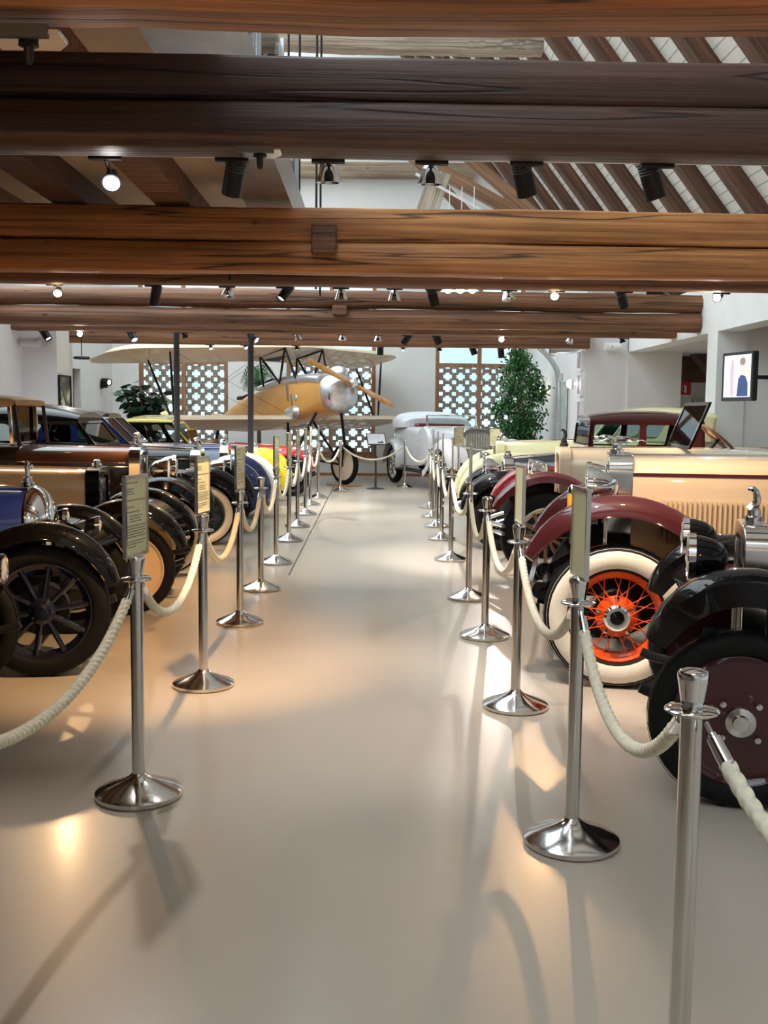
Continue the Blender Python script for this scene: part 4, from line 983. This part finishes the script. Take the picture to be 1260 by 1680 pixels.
wing(-.3, -3.2, .02, LZ, 1.25, R(10), R(1.2), 'lower_wing'); wing(.3, 2.8, .02, LZ, 1.25, R(10), R(1.8), 'lower_wing')
MB().prism([(-.52, 0), (-.98, .18), (-1.0, -.18)], lambda u, v, d: Vector((u, v, UZ-.028-d)), .006).build('wing_cutout', 'matblack', pl, flat=True)
# struts
def stick(p, q, r=.022): return MB().path([p, Vector(p).lerp(Vector(q), .5), q], lambda t: r*(.7+.3*math.sin(PI*t)), 10).build('wing_strut', 'matblack', pl)
for s in (1, -1):
    yo = 2.35*s; sw = math.tan(R(11))*2.35
    stick((-.12-sw, yo, UZ-.05), (-.30-sw, yo*.97, LZ+.13)); stick((-.85-sw, yo, UZ-.04), (-.38-sw, yo*.97, LZ+.13))
    stick((.0, s*.42, UZ), (-.32, s*.36, 1.86)); stick((-.75, s*.42, UZ), (-.80, s*.36, 1.86)); stick((.0, s*.42, UZ), (.15, s*.35, 1.78)); stick((-.75, s*.42, UZ), (-.32, s*.36, 1.84))
    stick((0, s*.42, UZ-.02), (-.75, s*.42, UZ-.02), .018)
    m = MB()
    for a, b in (((-.1, s*.5, UZ), (-.32-sw, yo*.97, LZ+.15)), ((-.6, s*.5, UZ), (-.38-sw, yo*.97, LZ+.15)), ((-.1-sw, yo, UZ-.02), (-.1, s*.4, LZ+.1)), ((-.85-sw, yo, UZ-.02), (-.6, s*.4, LZ+.1))): m.tube(a, b, .003, n=5)
    m.build('bracing_wires', 'matblack', pl)
    g = MB().path([(.5, s*.28, 1.2), (.25, s*.5, .7), (.0, s*.58, .36)], .026, 10).path([(-.3, s*.28, 1.18), (.0, s*.58, .36)], .02, 10).tube((0, s*.58, .35), (0, 0, .45), .022)
    g.build('landing_gear_leg', 'matblack', pl)
    tr = MB().lathe([(.36-.045+.045*math.cos(a), .045*math.sin(a)) for a in [2*PI*i/14 for i in range(14)]], (0, s*.66, .35), (0, s, 0), 40, loop=True).build('tire', 'tire', pl, 60)
    MB().lathe([(.28, .035), (.05, .075), (.05, -.06), (.28, -.035)], (0, s*.66, .35), (0, s, 0), 36, loop=True).build('wheel_disc', FAB, tr); MB().lathe([(.05, .06), (.05, .1), (.03, .13), (0, .13)], (0, s*.66, .35), (0, s, 0), 16).build('hub_cap', 'matblack', tr)
# tail
MB().prism([(-2.5, 1.6), (-2.8, 1.70), (-3.0, 1.74), (-3.2, 1.68), (-3.18, 1.5), (-2.95, 1.42)], lambda u, v, d: Vector((u, d-.02, v)), .04).build('tail_fin', FAB, pl)
MB().prism([(-2.5, 0), (-2.7, .6), (-2.95, .7), (-3.15, .5), (-3.1, 0), (-3.2, -.7), (-2.95, -.95), (-2.7, -.8)], lambda u, v, d: Vector((u, v, 1.56+d)), .04).build('tailplane', FAB, pl)
MB().path([(-2.9, 0, 1.4), (-3.1, 0, 1.05)], .03).build('tail_skid', 'matblack', pl)
for s in (1, -1):
    off = Matrix.Rotation(R(-48), 3, 'Z') @ (Matrix.Rotation(R(-9.5), 3, 'Y') @ (Vector((0, s*.66, .35))*PS))+pl.location
    tag(MB().box((off.x, off.y, .012), (.7, .4, .024), Matrix.Rotation(R(-48), 3, 'Z')).build('wheel_board', PROP, flat=True), ['flat wooden board under the right biplane wheel in view', 'flat wooden board under the biplane wheel hidden behind ropes'][0 if s > 0 else 1], 'board')
pl.location.z = .024+PS*.36-(Matrix.Rotation(R(-9.5), 3, 'Y') @ Vector((0, 0, .35))).z*PS
# ------------------------------------------------------------------ spotlights under the beams
WARM, COOL = (1.0, .60, .28), (1.0, .93, .86)
def bulbmat(name, c, s):
    return M(name, c, .3, emit=c, estr=s)
BW, BC, BG = bulbmat('warm lamp', (1, .72, .36), 30), bulbmat('cool lamp', (1, .97, .94), 40), bulbmat('dim lamp', (1, .95, .88), 1.5)
trk = {}
for nm_, Y, z, x0, x1, lab in (('a', 5.16, 2.83, -5.3, 4.6, 'thin light track behind the nearest dark double beam'), ('b', 10.37, 2.83, -5.5, 4.6, 'thin light track behind the dark beam of the orange pair'),
                        ('c', 16.62, 2.83, -5.0, 4.6, 'thin light track behind the plain brown beam'), ('d', 19.42, 2.82, -5.5, 3.8, 'thin light track behind the farthest beam')):
    trk[nm_] = (Y, z)
    tag(MB().b2((x0, Y-.035, z-.012), (x1, Y+.03, z+.03)).build('light_track', 'white', flat=True), lab, 'light track', kind='structure')
def spotlight(tr, px, py, kind, aim, label, power=0, color=COOL, lit=None, r=.05, ang=70):
    Y, zt = trk[tr]; p = at(px, py, Y+.11); p.z = min(p.z, zt-.05)
    t = thing('spotlight', label, 'spotlight', p, 0, 'track spotlights under the beams')
    a = Vector(aim).normalized()
    top = Vector((0, -.11, zt-p.z-.012))
    MB().box(top+Vector((.0, 0, -.012)), (.16, .035, .024)).build('track_adapter', 'matblack', t, flat=True)
    MB().path([top+Vector((0, 0, -.02)), (0, -.05, max(.03, top.z*.5)), (0, 0, .0)], .012, 8).build('arm', 'matblack', t)
    if kind == 'can':
        h = MB().lathe([(0, -.10), (r*.95, -.10), (r, -.09), (r, .10), (r*.9, .10), (r*.86, .07), (0, .065)], (0, 0, 0), a, 22).build('lamp_head', 'matblack', t, 30)
        m = MB()
        for k in range(5): m.lathe([(r*1.0, -.088+k*.014), (r*1.06, -.084+k*.014), (r*1.0, -.08+k*.014)], (0, 0, 0), a, 22)
        m.build('cooling_fins', 'darksteel', h)
        MB().lathe([(r*.84, .072), (0, .076)], (0, 0, 0), a, 20).build('lens', lit or BG, h)
        e = .10
    elif kind == 'bell':
        h = MB().lathe([(.018, -.05), (.03, -.045), (.045, -.01), (.06, .04), (.066, .055), (.06, .055), (.05, .03), (.03, .0), (0, -.01)], (0, 0, 0), a, 22).build('lamp_head', 'chrome', t, 60)
        MB().ell(a*.02, (.022, .022, .022)).build('bulb', lit or BG, h); e = .06
    else:
        h = MB().lathe([(.02, -.07), (.03, -.06), (.032, -.01), (.05, .02), (.05, .03), (.04, .028), (0, .02)], (0, 0, 0), a, 20).build('lamp_head', 'matblack', t, 40)
        MB().lathe([(.042, .026), (.03, .036), (0, .04)], (0, 0, 0), a, 20).build('lens', lit or BG, h); e = .05
    if power:
        d = bpy.data.lights.new('spotlight_beam', 'SPOT'); d.energy = power; d.color = color; d.spot_size = R(ang); d.spot_blend = .7; d.shadow_soft_size = .035
        o = bpy.data.objects.new('spotlight_beam', d); col.objects.link(o); o.parent = t; o.location = a*e; o.rotation_euler = a.to_track_quat('-Z', 'Y').to_euler()
    return t
PW = 300
LS = [ # track, px, py, kind, aim, power, colour, lit, words
 ('a', 183, 296, 'small', (.1, -.55, -.5), 90, COOL, BC, 'white burning'), ('a', 385, 287, 'can', (-.25, .5, -1), PW, WARM, None, 'black can'), ('a', 540, 280, 'bell', (0, .1, -1), 70, COOL, None, 'chrome bell'),
 ('a', 706, 284, 'bell', (0, .1, -1), 70, COOL, None, 'chrome bell'), ('a', 858, 288, 'can', (.35, .5, -1), 170, COOL, None, 'black can'), ('a', 1068, 293, 'can', (.4, .25, -1), 140, WARM, None, 'black can'),
 ('b', 95, 479, 'small', (.1, -.7, -.5), 90, WARM, BW, 'warm yellow burning'), ('b', 255, 484, 'can', (-.3, .4, -1), PW, WARM, None, 'small black can'), ('b', 375, 478, 'bell', (-.2, -.2, -1), 60, WARM, None, 'open bell'),
 ('b', 468, 480, 'can', (-.5, -.5, -.8), PW, WARM, None, 'tilted black can'), ('b', 560, 482, 'bell', (0, .1, -1), 60, COOL, None, 'chrome bell'), ('b', 647, 484, 'bell', (0, .1, -1), 60, COOL, None, 'chrome bell'),
 ('b', 710, 485, 'can', (.3, .3, -1), PW, COOL, None, 'black can'), ('b', 833, 480, 'bell', (.2, -.2, -1), 60, WARM, None, 'open bell'), ('b', 910, 484, 'small', (-.1, -.7, -.5), 90, WARM, BW, 'warm yellow burning'),
 ('b', 1020, 489, 'can', (.4, .3, -1), PW, WARM, None, 'black can'), ('b', 1178, 484, 'small', (-.6, -.6, -.3), 50, COOL, BC, 'white burning'),
 ('c', 75, 549, 'can', (.6, -.3, -.8), PW, COOL, None, 'black can'), ('c', 131, 547, 'small', (.2, -.8, -.3), 50, COOL, BC, 'white burning'), ('c', 218, 552, 'can', (.4, -.5, -.6), PW, WARM, None, 'black can'),
 ('c', 303, 550, 'small', (.3, .5, -.7), PW, COOL, None, 'small black'), ('c', 416, 554, 'can', (.6, -.5, -.5), PW, COOL, None, 'large black can'), ('c', 488, 549, 'bell', (.3, .3, -1), 60, COOL, None, 'open bell'),
 ('c', 562, 552, 'bell', (0, 0, -1), 60, COOL, None, 'chrome bell'), ('c', 620, 554, 'bell', (0, 0, -1), 60, COOL, None, 'chrome bell'), ('c', 667, 555, 'can', (-.6, .3, -.8), PW, COOL, None, 'black can'),
 ('c', 716, 554, 'can', (.5, .3, -.9), PW, COOL, None, 'black can'), ('c', 823, 549, 'small', (-.1, -.75, -.4), 90, COOL, BC, 'white burning'), ('c', 935, 550, 'bell', (-.3, -.2, -1), 60, WARM, None, 'open bell'), ('c', 1021, 553, 'small', (.3, .2, -.8), 50, COOL, None, 'small black'),
 ('d', 346, 570, 'small', (.2, -.4, -.8), 80, COOL, None, 'small black'), ('d', 403, 567, 'small', (.4, -.4, -.8), 0, COOL, None, 'small black'), ('d', 487, 568, 'small', (.1, .2, -.9), 80, COOL, None, 'small black'), ('d', 624, 573, 'can', (0, .3, -1), 60, COOL, None, 'small black can'),
 ('d', 661, 571, 'small', (0, -.3, -1), 0, COOL, None, 'small black'), ('d', 721, 568, 'small', (.2, .2, -1), 80, COOL, None, 'small black'), ('d', 776, 572, 'can', (.4, 0, -1), 60, COOL, None, 'small black can'), ('d', 822, 578, 'can', (.1, -.1, -1), 60, COOL, None, 'small black can')]
TN = dict(a='nearest dark double beam', b='orange double beam', c='plain brown beam', d='farthest beam')
cnt = {}
for tr, px, py, k, aim, pw, c, lit, words_ in LS:
    cnt[tr] = cnt.get(tr, 0)+1
    spotlight(tr, px, py, k, aim, f'{words_} spotlight under the {TN[tr]}, {EN[cnt[tr]-1]} from the left', pw, c, lit, r=.05 if tr in 'ab' else .06)
# added unseen beam, track and lamps that warm the fronts of the nearest beams
trk['e'] = (-.8, 2.83)
tag(MB().b2((-2.6, -.835, 2.818), (2.6, -.77, 2.86)).build('light_track', 'white', flat=True), 'added thin light track behind the camera', 'light track', kind='structure')
tag(beam(BX0, BX1, -1.15, -.84, 2.80, 3.3, seed=31).build('ceiling_beam', WO, sharp=50), 'added orange beam just behind the camera', 'beam', kind='structure')
for i, x in enumerate((-1.9, 0, 1.9)):
    t = spotlight('e', 620, 500, 'can', (0, .95, .10), f"added unseen black can spotlight behind the camera, {['left', 'middle', 'right'][i]} of three", 75, WARM, None, ang=75); t.location = (x, -.69, 2.70)
# grey gear plates
def plate(px0, px1, py0, py1, Y, lab, lampy=True):
    a, b = at(px0, py1, Y), at(px1, py0, Y); t = thing('lamp_plate', lab, 'lamp plate', ((a.x+b.x)/2, Y, (a.z+b.z)/2)); w, h = b.x-a.x, max(.02, b.z-a.z)
    MB().prism([(-w/2, .06), (w/2-.04, .06), (w/2, -.0), (w/2, -.10), (-w/2, -.10)], lambda u, v, d: Vector((u, v, d)), .016).build('plate', 'steel', t, bev=.003)
    MB().b2((-w/2, -.105, -.012), (w/2*.7, -.085, .028)).build('plate_edge', 'darksteel', t, flat=True)
    MB().lathe([(.03, 0), (.032, -.015), (.016, -.02), (.015, -.055), (.011, -.07), (0, -.072)], (0, -.03, 0), n=14).build('plate_clip', 'matblack', t)
    return t
plate(392, 463, 252, 257, 5.0, 'flat grey gear plate hanging under the nearest dark double beam')
plate(-8, 112, 70, 76, 3.46, 'grey gear plate with lamp socket under the top orange beam at upper left')
plate(356, 400, 445, 450, 9.6, 'small grey gear plate under the orange double beam')
for i, px in enumerate((735, 755, 775)):
    p = at(px, 476, 12.5); t = thing('ceiling_lamp', f'small bright round ceiling lamp glimpsed between beams, {EN[i]} of three', 'lamp', p, 0, 'three bright lamps between the beams')
    MB().lathe([(.012, .1), (.05, .09), (.055, .0), (.05, 0)], (0, 0, 0), n=16).build('housing', 'white', t); MB().ell((0, 0, .0), (.045, .045, .035)).build('bulb', BC, t); MB().tube((0, 0, .09), (0, 0, 1.2), .006, n=6).build('cord', 'white', t)

# ------------------------------------------------------------------ right wall: screen, sign, AC, pictures, pipe, door
p = at(1211, 618, 13.3)
tv = thing('television', 'flat screen television with a portrait picture on a wall arm', 'television', p, R(-80))
TW, TH = .74, .62
MB().box((0, .03, 0), (TW, .07, TH)).build('tv_body', 'matblack', tv, bev=.012)
MB().frame(rrect(-TW/2, TW/2, -TH/2, TH/2, .01), rrect(-TW/2+.035, TW/2-.035, -TH/2+.05, TH/2-.035, .004), lambda u, v, d: Vector((u, -.02+d, v)), .02).build('bezel', 'darksteel', tv)
def flat_(poly, dy, mat, name, par): return MB().prism(poly, lambda u, v, d: Vector((u, dy+d, v)), .002).build(name, mat, par, flat=True)
scm = lambda n, c: M(n, c, .3, emit=c, estr=.9)
s = flat_([(-TW/2+.03, -TH/2+.045), (TW/2-.03, -TH/2+.045), (TW/2-.03, TH/2-.03), (-TW/2+.03, TH/2-.03)], -.012, scm('screen sky', (.62, .68, .82)), 'screen', tv)
el = lambda cx, cz, a, b: [(cx+a*math.cos(2*PI*i/24), cz+b*math.sin(2*PI*i/24)) for i in range(24)]
flat_([(.0, -.25), (.27, -.25), (.26, -.08), (.2, 0), (.1, .03), (.03, -.03)], -.0145, scm('screen navy', (.03, .05, .13)), 'screen_jacket', s)
flat_(el(.12, .12, .062, .105), -.0155, scm('screen skin', (.62, .42, .36)), 'screen_face', s)
flat_(el(.125, .19, .07, .05), -.0165, scm('screen hair', (.20, .15, .14)), 'screen_hair', s)
flat_([(-.16, -.25), (-.08, -.25), (-.09, .2), (-.14, .24), (-.18, .1)], -.0145, scm('screen second figure', (.42, .30, .36)), 'screen_figure', s)
flat_([(.22, .08), (.32, .0), (.32, .05), (.25, .12)], -.0145, scm('screen gold', (.65, .45, .25)), 'screen_detail', s)
q = Matrix.Rotation(R(80), 3, 'Z')
m = MB().box((.0, .1, 0), (.2, .06, .2)).bar((0, .11, 0), q @ (Vector((5.55, 13.6, p.z))-p), .05, .05); e = q @ (Vector((5.56, 13.6, p.z))-p); m.box(e, (.2, .05, .28), q)
m.build('wall_arm', 'matblack', tv)
p = at(1124, 637, 20.72)
t = thing('extinguisher_sign', 'small red square fire extinguisher sign on white panel', 'sign', (p.x, 20.72, p.z))
MB().b2((-.12, 0, -.13), (.12, .012, .13)).build('sign_plate', 'red', t, flat=True)
m = MB().prism(rrect(-.015, .03, -.09, .05, .012), lambda u, v, d: Vector((u, -.003+d, v)), .003).bar((.0, -.002, .06), (-.06, -.002, .03), .003, .012).bar((-.06, -.002, .03), (-.05, -.002, -.06), .003, .01)
m.build('extinguisher_symbol', 'white', t, flat=True)
tag(MB().b2((5.76, 20.73, 0), (6.38, 20.79, 2.25)).build('partition_panel', 'white', flat=True), 'white partition panel at the back of the corridor', 'panel', kind='structure')
d = struct(thing('door_2', 'grey door with handle at the back of the corridor', 'door', (6.42, 20.73, 0)))
struct(MB().b2((0, 0, 0), (.9, .06, 1.92)).build('door_leaf', 'greywall', d, flat=True)); struct(MB().b2((.1, -.02, .95), (.22, 0, .98)).b2((.08, -.015, .85), (.13, 0, 1.12)).build('door_handle', 'darksteel', d, flat=True))
p = at(1005, 569, 19.24)
t = thing('wall_speaker', 'white rounded wall unit under the beam on the right wall', 'wall unit', (p.x, 19.24, p.z))
MB().path([(-.15, 0, 0), (-.14, 0, 0), (.14, 0, 0), (.15, 0, 0)], lambda k: .075 if .1 < k < .9 else .06, 16).build('housing', 'white', t, 30); MB().lathe([(.012, 0), (0, .004)], (-.02, -.076, 0), (0, -1, 0), 8).build('eye', 'darksteel', t); MB().b2((-.05, .05, -.04), (.05, .155, .04)).build('bracket', 'white', t)
# pictures on the side of the bump-out
pic = M('faded picture', (.34, .27, .36), .5, vary=.6, scale=4)
for i, (py0, py1, px, lab) in enumerate(((573, 608, 951, 'topmost small picture on the white wall beside the ficus'), (612, 650, 951, 'middle small picture on the white wall beside the ficus'), (656, 690, 951, 'lowest small picture on the white wall beside the ficus'))):
    a, b = atx(946, py1, 3.9), atx(957, py0, 3.9); y0, y1 = sorted((a.y, b.y)); z0, z1 = a.z, b.z
    y0 = max(y0, 19.45); y1 = max(y1, y0+.35)
    t = thing('framed_picture', lab, 'picture', (3.915, (y0+y1)/2, (z0+z1)/2), 0); hy, hz = (y1-y0)/2, abs(z1-z0)/2
    fr = MB().frame(rrect(-hy, hy, -hz, hz, .01, 1), rrect(-hy+.05, hy-.05, -hz+.03, hz-.03, .01, 1), lambda u, v, d: Vector((d-.02, u, v)), .06).build('picture_frame', 'white', t, flat=True)
    MB().b2((.0, -hy+.04, -hz+.02), (.02, hy-.04, hz-.02)).build('picture_sheet', pic, t, flat=True)
tag(MB().b2((3.88, 21.0, .02), (3.945, 21.9, 2.25)).build('metal_panel', M('pale green sheet', (.55, .62, .58), .4, .2), bev=.01), 'pale green metal panel at the end corner behind the ficus', 'panel')
t = thing('wall_lamp', 'round glaring wall lamp on the pale green panel', 'lamp', atx(940, 630, 3.83)); MB().lathe([(.05, 0), (.1, -.0), (.11, -.04), (.08, -.06)], (0, 0, 0), (1, 0, 0), 20).build('housing', 'white', t); MB().ell((-.07, 0, 0), (.05, .075, .075)).build('bulb', BC, t); MB().tube((0, 0, 0), (.055, 0, 0), .03).build('bracket', 'white', t)
pt = [at(q_, r_, 20.9) for q_, r_ in ((858, 550), (890, 575), (910, 600), (916, 625), (916, 700))]
t = thing('heating_pipe', 'grey bent pipe running down the end wall corner', 'pipe'); pts = [Vector((q.x, 20.9, q.z)) for q in pt]; pts.append(Vector((pts[-1].x, 20.9, .02)))
MB().path(smooth([tuple(q) for q in pts], 4), .05, 12).build('pipe', M('zinc pipe', (.42, .45, .47), .4, .7), t); MB().tube((pts[-1].x, 20.9, 2.25), (pts[-1].x, 20.9, 2.4), .075).build('pipe_collar', 'alu', t)
p = at(925, 577, 20.0); tag(MB().tube((p.x-.25, 20.0, p.z), (3.95, 20.0, p.z+.03), .055).lathe([(.085, -.02), (.09, .05), (.085, .1)], (p.x-.25, 20.0, p.z), (1, 0, 0), 16).build('duct_pipe', 'alu'), 'short horizontal grey duct pipe below the farthest beam', 'pipe')
p = at(909, 642, 23.6); t = thing('wall_lamp', 'small amber glowing lamp half hidden by the ficus', 'lamp', (3.82, 23.6, p.z)); MB().lathe([(.05, .13), (.055, .0), (.05, -.12)], (0, 0, 0), n=14).build('housing', 'matblack', t); MB().ell((-.02, -.05, .03), (.045, .045, .06)).build('bulb', BW, t); MB().tube((0, 0, 0), (.15, 0, 0), .02).build('bracket', 'matblack', t)
# left wall items
p = atx(172, 628, -6.3); t = thing('wall_spotlight', 'small black wall spotlight with glowing lens on the left end wall', 'spotlight', (p.x, p.y, p.z))
MB().lathe([(0, -.1), (.085, -.1), (.09, .1), (.08, .1), (0, .06)], (.03, 0, .02), (.9, -.4, -.1), 18).build('lamp_head', 'matblack', t, 30); MB().lathe([(.078, .085), (0, .11)], (.03, 0, .02), (.9, -.4, -.1), 18).build('lens', BG, t); MB().b2((-.06, -.02, -.12), (.06, .02, -.04)).b2((-.11, -.05, -.14), (-.05, .05, -.02)).build('bracket', 'matblack', t)
a, b = atx(105.5, 670, -4.87), atx(119, 624, -4.87); y0, y1 = sorted((a.y, b.y))
t = thing('framed_poster', 'dark framed poster on the side of the grey pillar', 'poster', (-5.035, 17.15, 1.68)); MB().frame(rrect(-.32, .32, -.45, .45, .005, 1), rrect(-.29, .29, -.42, .42, .005, 1), lambda u, v, d: Vector((d-.012, u, v)), .035).build('poster_frame', 'matblack', t, flat=True)
def poster():
    m = M('poster print', (.3, .3, .3), .3); N, L = nodes(m); b_ = N['Principled BSDF']; n = [x for x in N if x.type == 'TEX_NOISE'][0]; n.inputs['Scale'].default_value = 5
    r = [x for x in N if x.type == 'VALTORGB'][0]; e = r.color_ramp.elements; e[0].color = (.02, .03, .03, 1); e[1].color = (.65, .7, .75, 1); e[0].position = .45; e[1].position = .6; x = e.new(.52); x.color = (.25, .25, .05, 1); return m
MB().b2((-.008, -.3, -.4), (.002, .3, .43)).build('poster_sheet', poster(), t, flat=True)
p = at(48, 560, 16.6); t = thing('wall_speaker', 'grey rounded wall unit on the left pillar', 'wall unit', (p.x, 16.66, p.z)); MB().path([(-.16, 0, 0), (-.15, 0, 0), (.15, 0, 0), (.16, 0, 0)], lambda k: .075 if .1 < k < .9 else .06, 16).build('housing', 'greywall', t, 30); MB().b2((-.05, .05, -.04), (.05, .14, .04)).build('bracket', 'greywall', t)
p = at(134, 587, 18.4); t = thing('ceiling_sensor', 'small black disc hanging on a thin rod near the left pillar', 'hanging sensor', p); MB().tube((0, 0, .02), (0, 0, .37), .008, n=8).build('rod', 'matblack', t); MB().lathe([(0, -.03), (.13, -.025), (.15, 0), (.12, .025), (0, .03)], n=20).build('disc', 'matblack', t); MB().bar((0, 0, .36), (-.2, -.1, .36), .012, .012).build('bracket', 'matblack', t)

# ------------------------------------------------------------------ plants
def leafcloud(m, pts, size, rng, droop=.3, asp=.42):
    for c in pts:
        a = rng.uniform(0, 6.28); el_ = rng.uniform(-.9, .5)-droop; d = Vector((math.cos(a)*math.cos(el_), math.sin(a)*math.cos(el_), math.sin(el_))); u = d.orthogonal().normalized(); v = d.cross(u); w = rng.uniform(0, 3.14); s = u*math.cos(w)+v*math.sin(w); n = d.cross(s)
        l = size*rng.uniform(.7, 1.3); c = Vector(c)
        p = [c, c+d*l*.3+s*l*asp*.5, c+d*l*.65+s*l*asp*.42, c+d*l-n*l*.1, c+d*l*.65-s*l*asp*.42, c+d*l*.3-s*l*asp*.5, c+d*l*.5+n*l*.06]
        m.add(p, [(0, 1, 6), (1, 2, 6), (2, 3, 6), (3, 4, 6), (4, 5, 6), (5, 0, 6)])
rng = random.Random(5)
p = at(852, 700, 22.3)
t = thing('potted_ficus', 'tall leafy green ficus tree in front of the right end window', 'plant', (p.x, 22.3, 0)); t.scale = (1.05, 1.05, 1.18)
MB().lathe([(0, 0), (.17, 0), (.22, .4), (.24, .4), (.24, .44), (.2, .44), (.19, .38), (0, .38)], n=28).build('pot', 'pot', t)
br = MB().path(smooth([(0, 0, .38), (.03, .02, .9), (-.03, 0, 1.5), (.0, 0, 2.3)]), lambda k: .035-.02*k, 8).path(smooth([(.04, 0, .38), (.08, .02, 1.0), (.2, 0, 1.6)]), .018, 8); pts = []
for k in range(120):
    z = rng.uniform(.72, 2.55); wd = .15+.42*math.sin(PI*min(1, max(0, (z-.62)/2.05)))**.8; 
    if 1.55 < z: wd *= .85
    a = rng.uniform(0, 6.28); rr_ = wd*rng.uniform(.45, 1.0); e = Vector((rr_*math.cos(a)+.03*math.sin(z*7), rr_*math.sin(a)*.8, z)); s0 = Vector((0, 0, z-.18-.2*rr_))
    br.tube(s0, e, .007, .003, 5)
    for q in range(34): pts.append(s0.lerp(e, rng.uniform(.35, 1.12))+Vector((rng.gauss(0, .055), rng.gauss(0, .055), rng.gauss(0, .055))))
for k in range(260): pts.append(Vector((.38+rng.gauss(0, .09), rng.gauss(0, .1), 1.75+rng.gauss(0, .13))))
for k in range(200): pts.append(Vector((-.42+rng.gauss(0, .09), rng.gauss(0, .1), 1.45+rng.gauss(0, .07))))
br.build('branches', 'bark', t); m = MB(); leafcloud(m, pts, .085, rng); m.build('foliage', 'leaf', t, flat=True)
p = at(240, 660, 22.1)
t = thing('rubber_plant', 'broad leaved rubber plant in the left corner behind the saloon roofs', 'plant', (p.x, 22.1, 0)); t.scale = (1.2, 1.2, 1.15)
MB().lathe([(0, 0), (.2, 0), (.26, .5), (.28, .5), (.28, .55), (.24, .55), (.23, .48), (0, .48)], n=28).build('pot', 'pot', t)
st_ = MB(); pts = []
for k in range(9):
    a = rng.uniform(0, 6.28); hh = rng.uniform(1.3, 1.95); rr_ = rng.uniform(.05, .6); e = Vector((rr_*math.cos(a), .5*rr_*math.sin(a), hh)); c0 = smooth([(0, 0, .48), (e.x*.3, e.y*.3, .48+(hh-.48)*.5), tuple(e)], 6); st_.path(c0, .012, 6)
    for q in c0[5:]: pts += [Vector(q)+Vector((rng.gauss(0, .03), rng.gauss(0, .03), rng.gauss(0, .03))) for _ in range(4)]
st_.build('stems', 'bark', t); m = MB(); leafcloud(m, pts, .22, rng, -.1, .45); m.build('foliage', 'rubberleaf', t)
p = at(425, 640, 24.5)
t = thing('potted_palm', 'green drooping palm behind the biplane cockpit', 'plant', (p.x, 24.5, 0)); t.scale = (1.25, 1.25, 1.3)
MB().lathe([(0, 0), (.17, 0), (.22, .4), (.24, .44), (.2, .44), (0, .38)], n=28).build('pot', 'pot', t); MB().tube((0, 0, .38), (0, 0, 1.75), .04).build('trunk', 'bark', t)
m = MB(); pts = []
for k in range(34):
    a = rng.uniform(0, 6.28); ln = rng.uniform(.35, .5); c0 = smooth([(0, 0, 1.72), (ln*.4*math.cos(a), ln*.35*math.sin(a), 2.05+rng.uniform(-.2, .12)), (ln*.8*math.cos(a), ln*.7*math.sin(a), 1.75+rng.uniform(-.2, .1))], 8)
    for i in range(len(c0)-1):
        u = Vector(c0[i]); d = Vector(c0[i+1])-u; s = d.cross(Vector((0, 0, 1))).normalized()
        for sg in (1, -1): m.add([u, u+s*sg*.10+d*.8-Vector((0, 0, .08)), u+d*.5], [(0, 1, 2)])
m.build('fronds', 'leaf', t, flat=True)
p = at(500, 312, 11.0)
t = thing('gallery_plant', 'thin green spider plant at the gallery balustrade', 'plant', (-1.0, 10.8, 3.70)); m = MB()
MB().lathe([(0, .0), (.07, 0), (.09, .12), (0, .12)], n=16).build('pot', 'pot', t)
for k in range(16):
    a = rng.uniform(0, 6.28); c0 = [(0, 0, .1), (.12*math.cos(a), .12*math.sin(a), .28), (.24*math.cos(a), .24*math.sin(a), .2)]
    m.path(smooth(c0, 4), lambda q: .008*(1-q)+.001, 4)
m.build('leaves', 'leaf', t)
p = at(262, 666, 23.3)
t = thing('round_lamp', 'warm glowing paper lamp behind the rubber plant', 'lamp', (p.x, 23.3, 0)); MB().lathe([(0, 0), (.14, 0), (.14, .02), (.015, .04)], n=24).build('base', 'darksteel', t); MB().tube((0, 0, .03), (0, 0, 1.2), .014).build('pole', 'darksteel', t); MB().lathe([(.15, 1.18), (.18, 1.22), (.18, 1.5), (.14, 1.56), (0, 1.56)], n=24).build('shade', M('lamp paper', (1, .66, .36), .8, emit=(1, .6, .28), estr=.7), t)
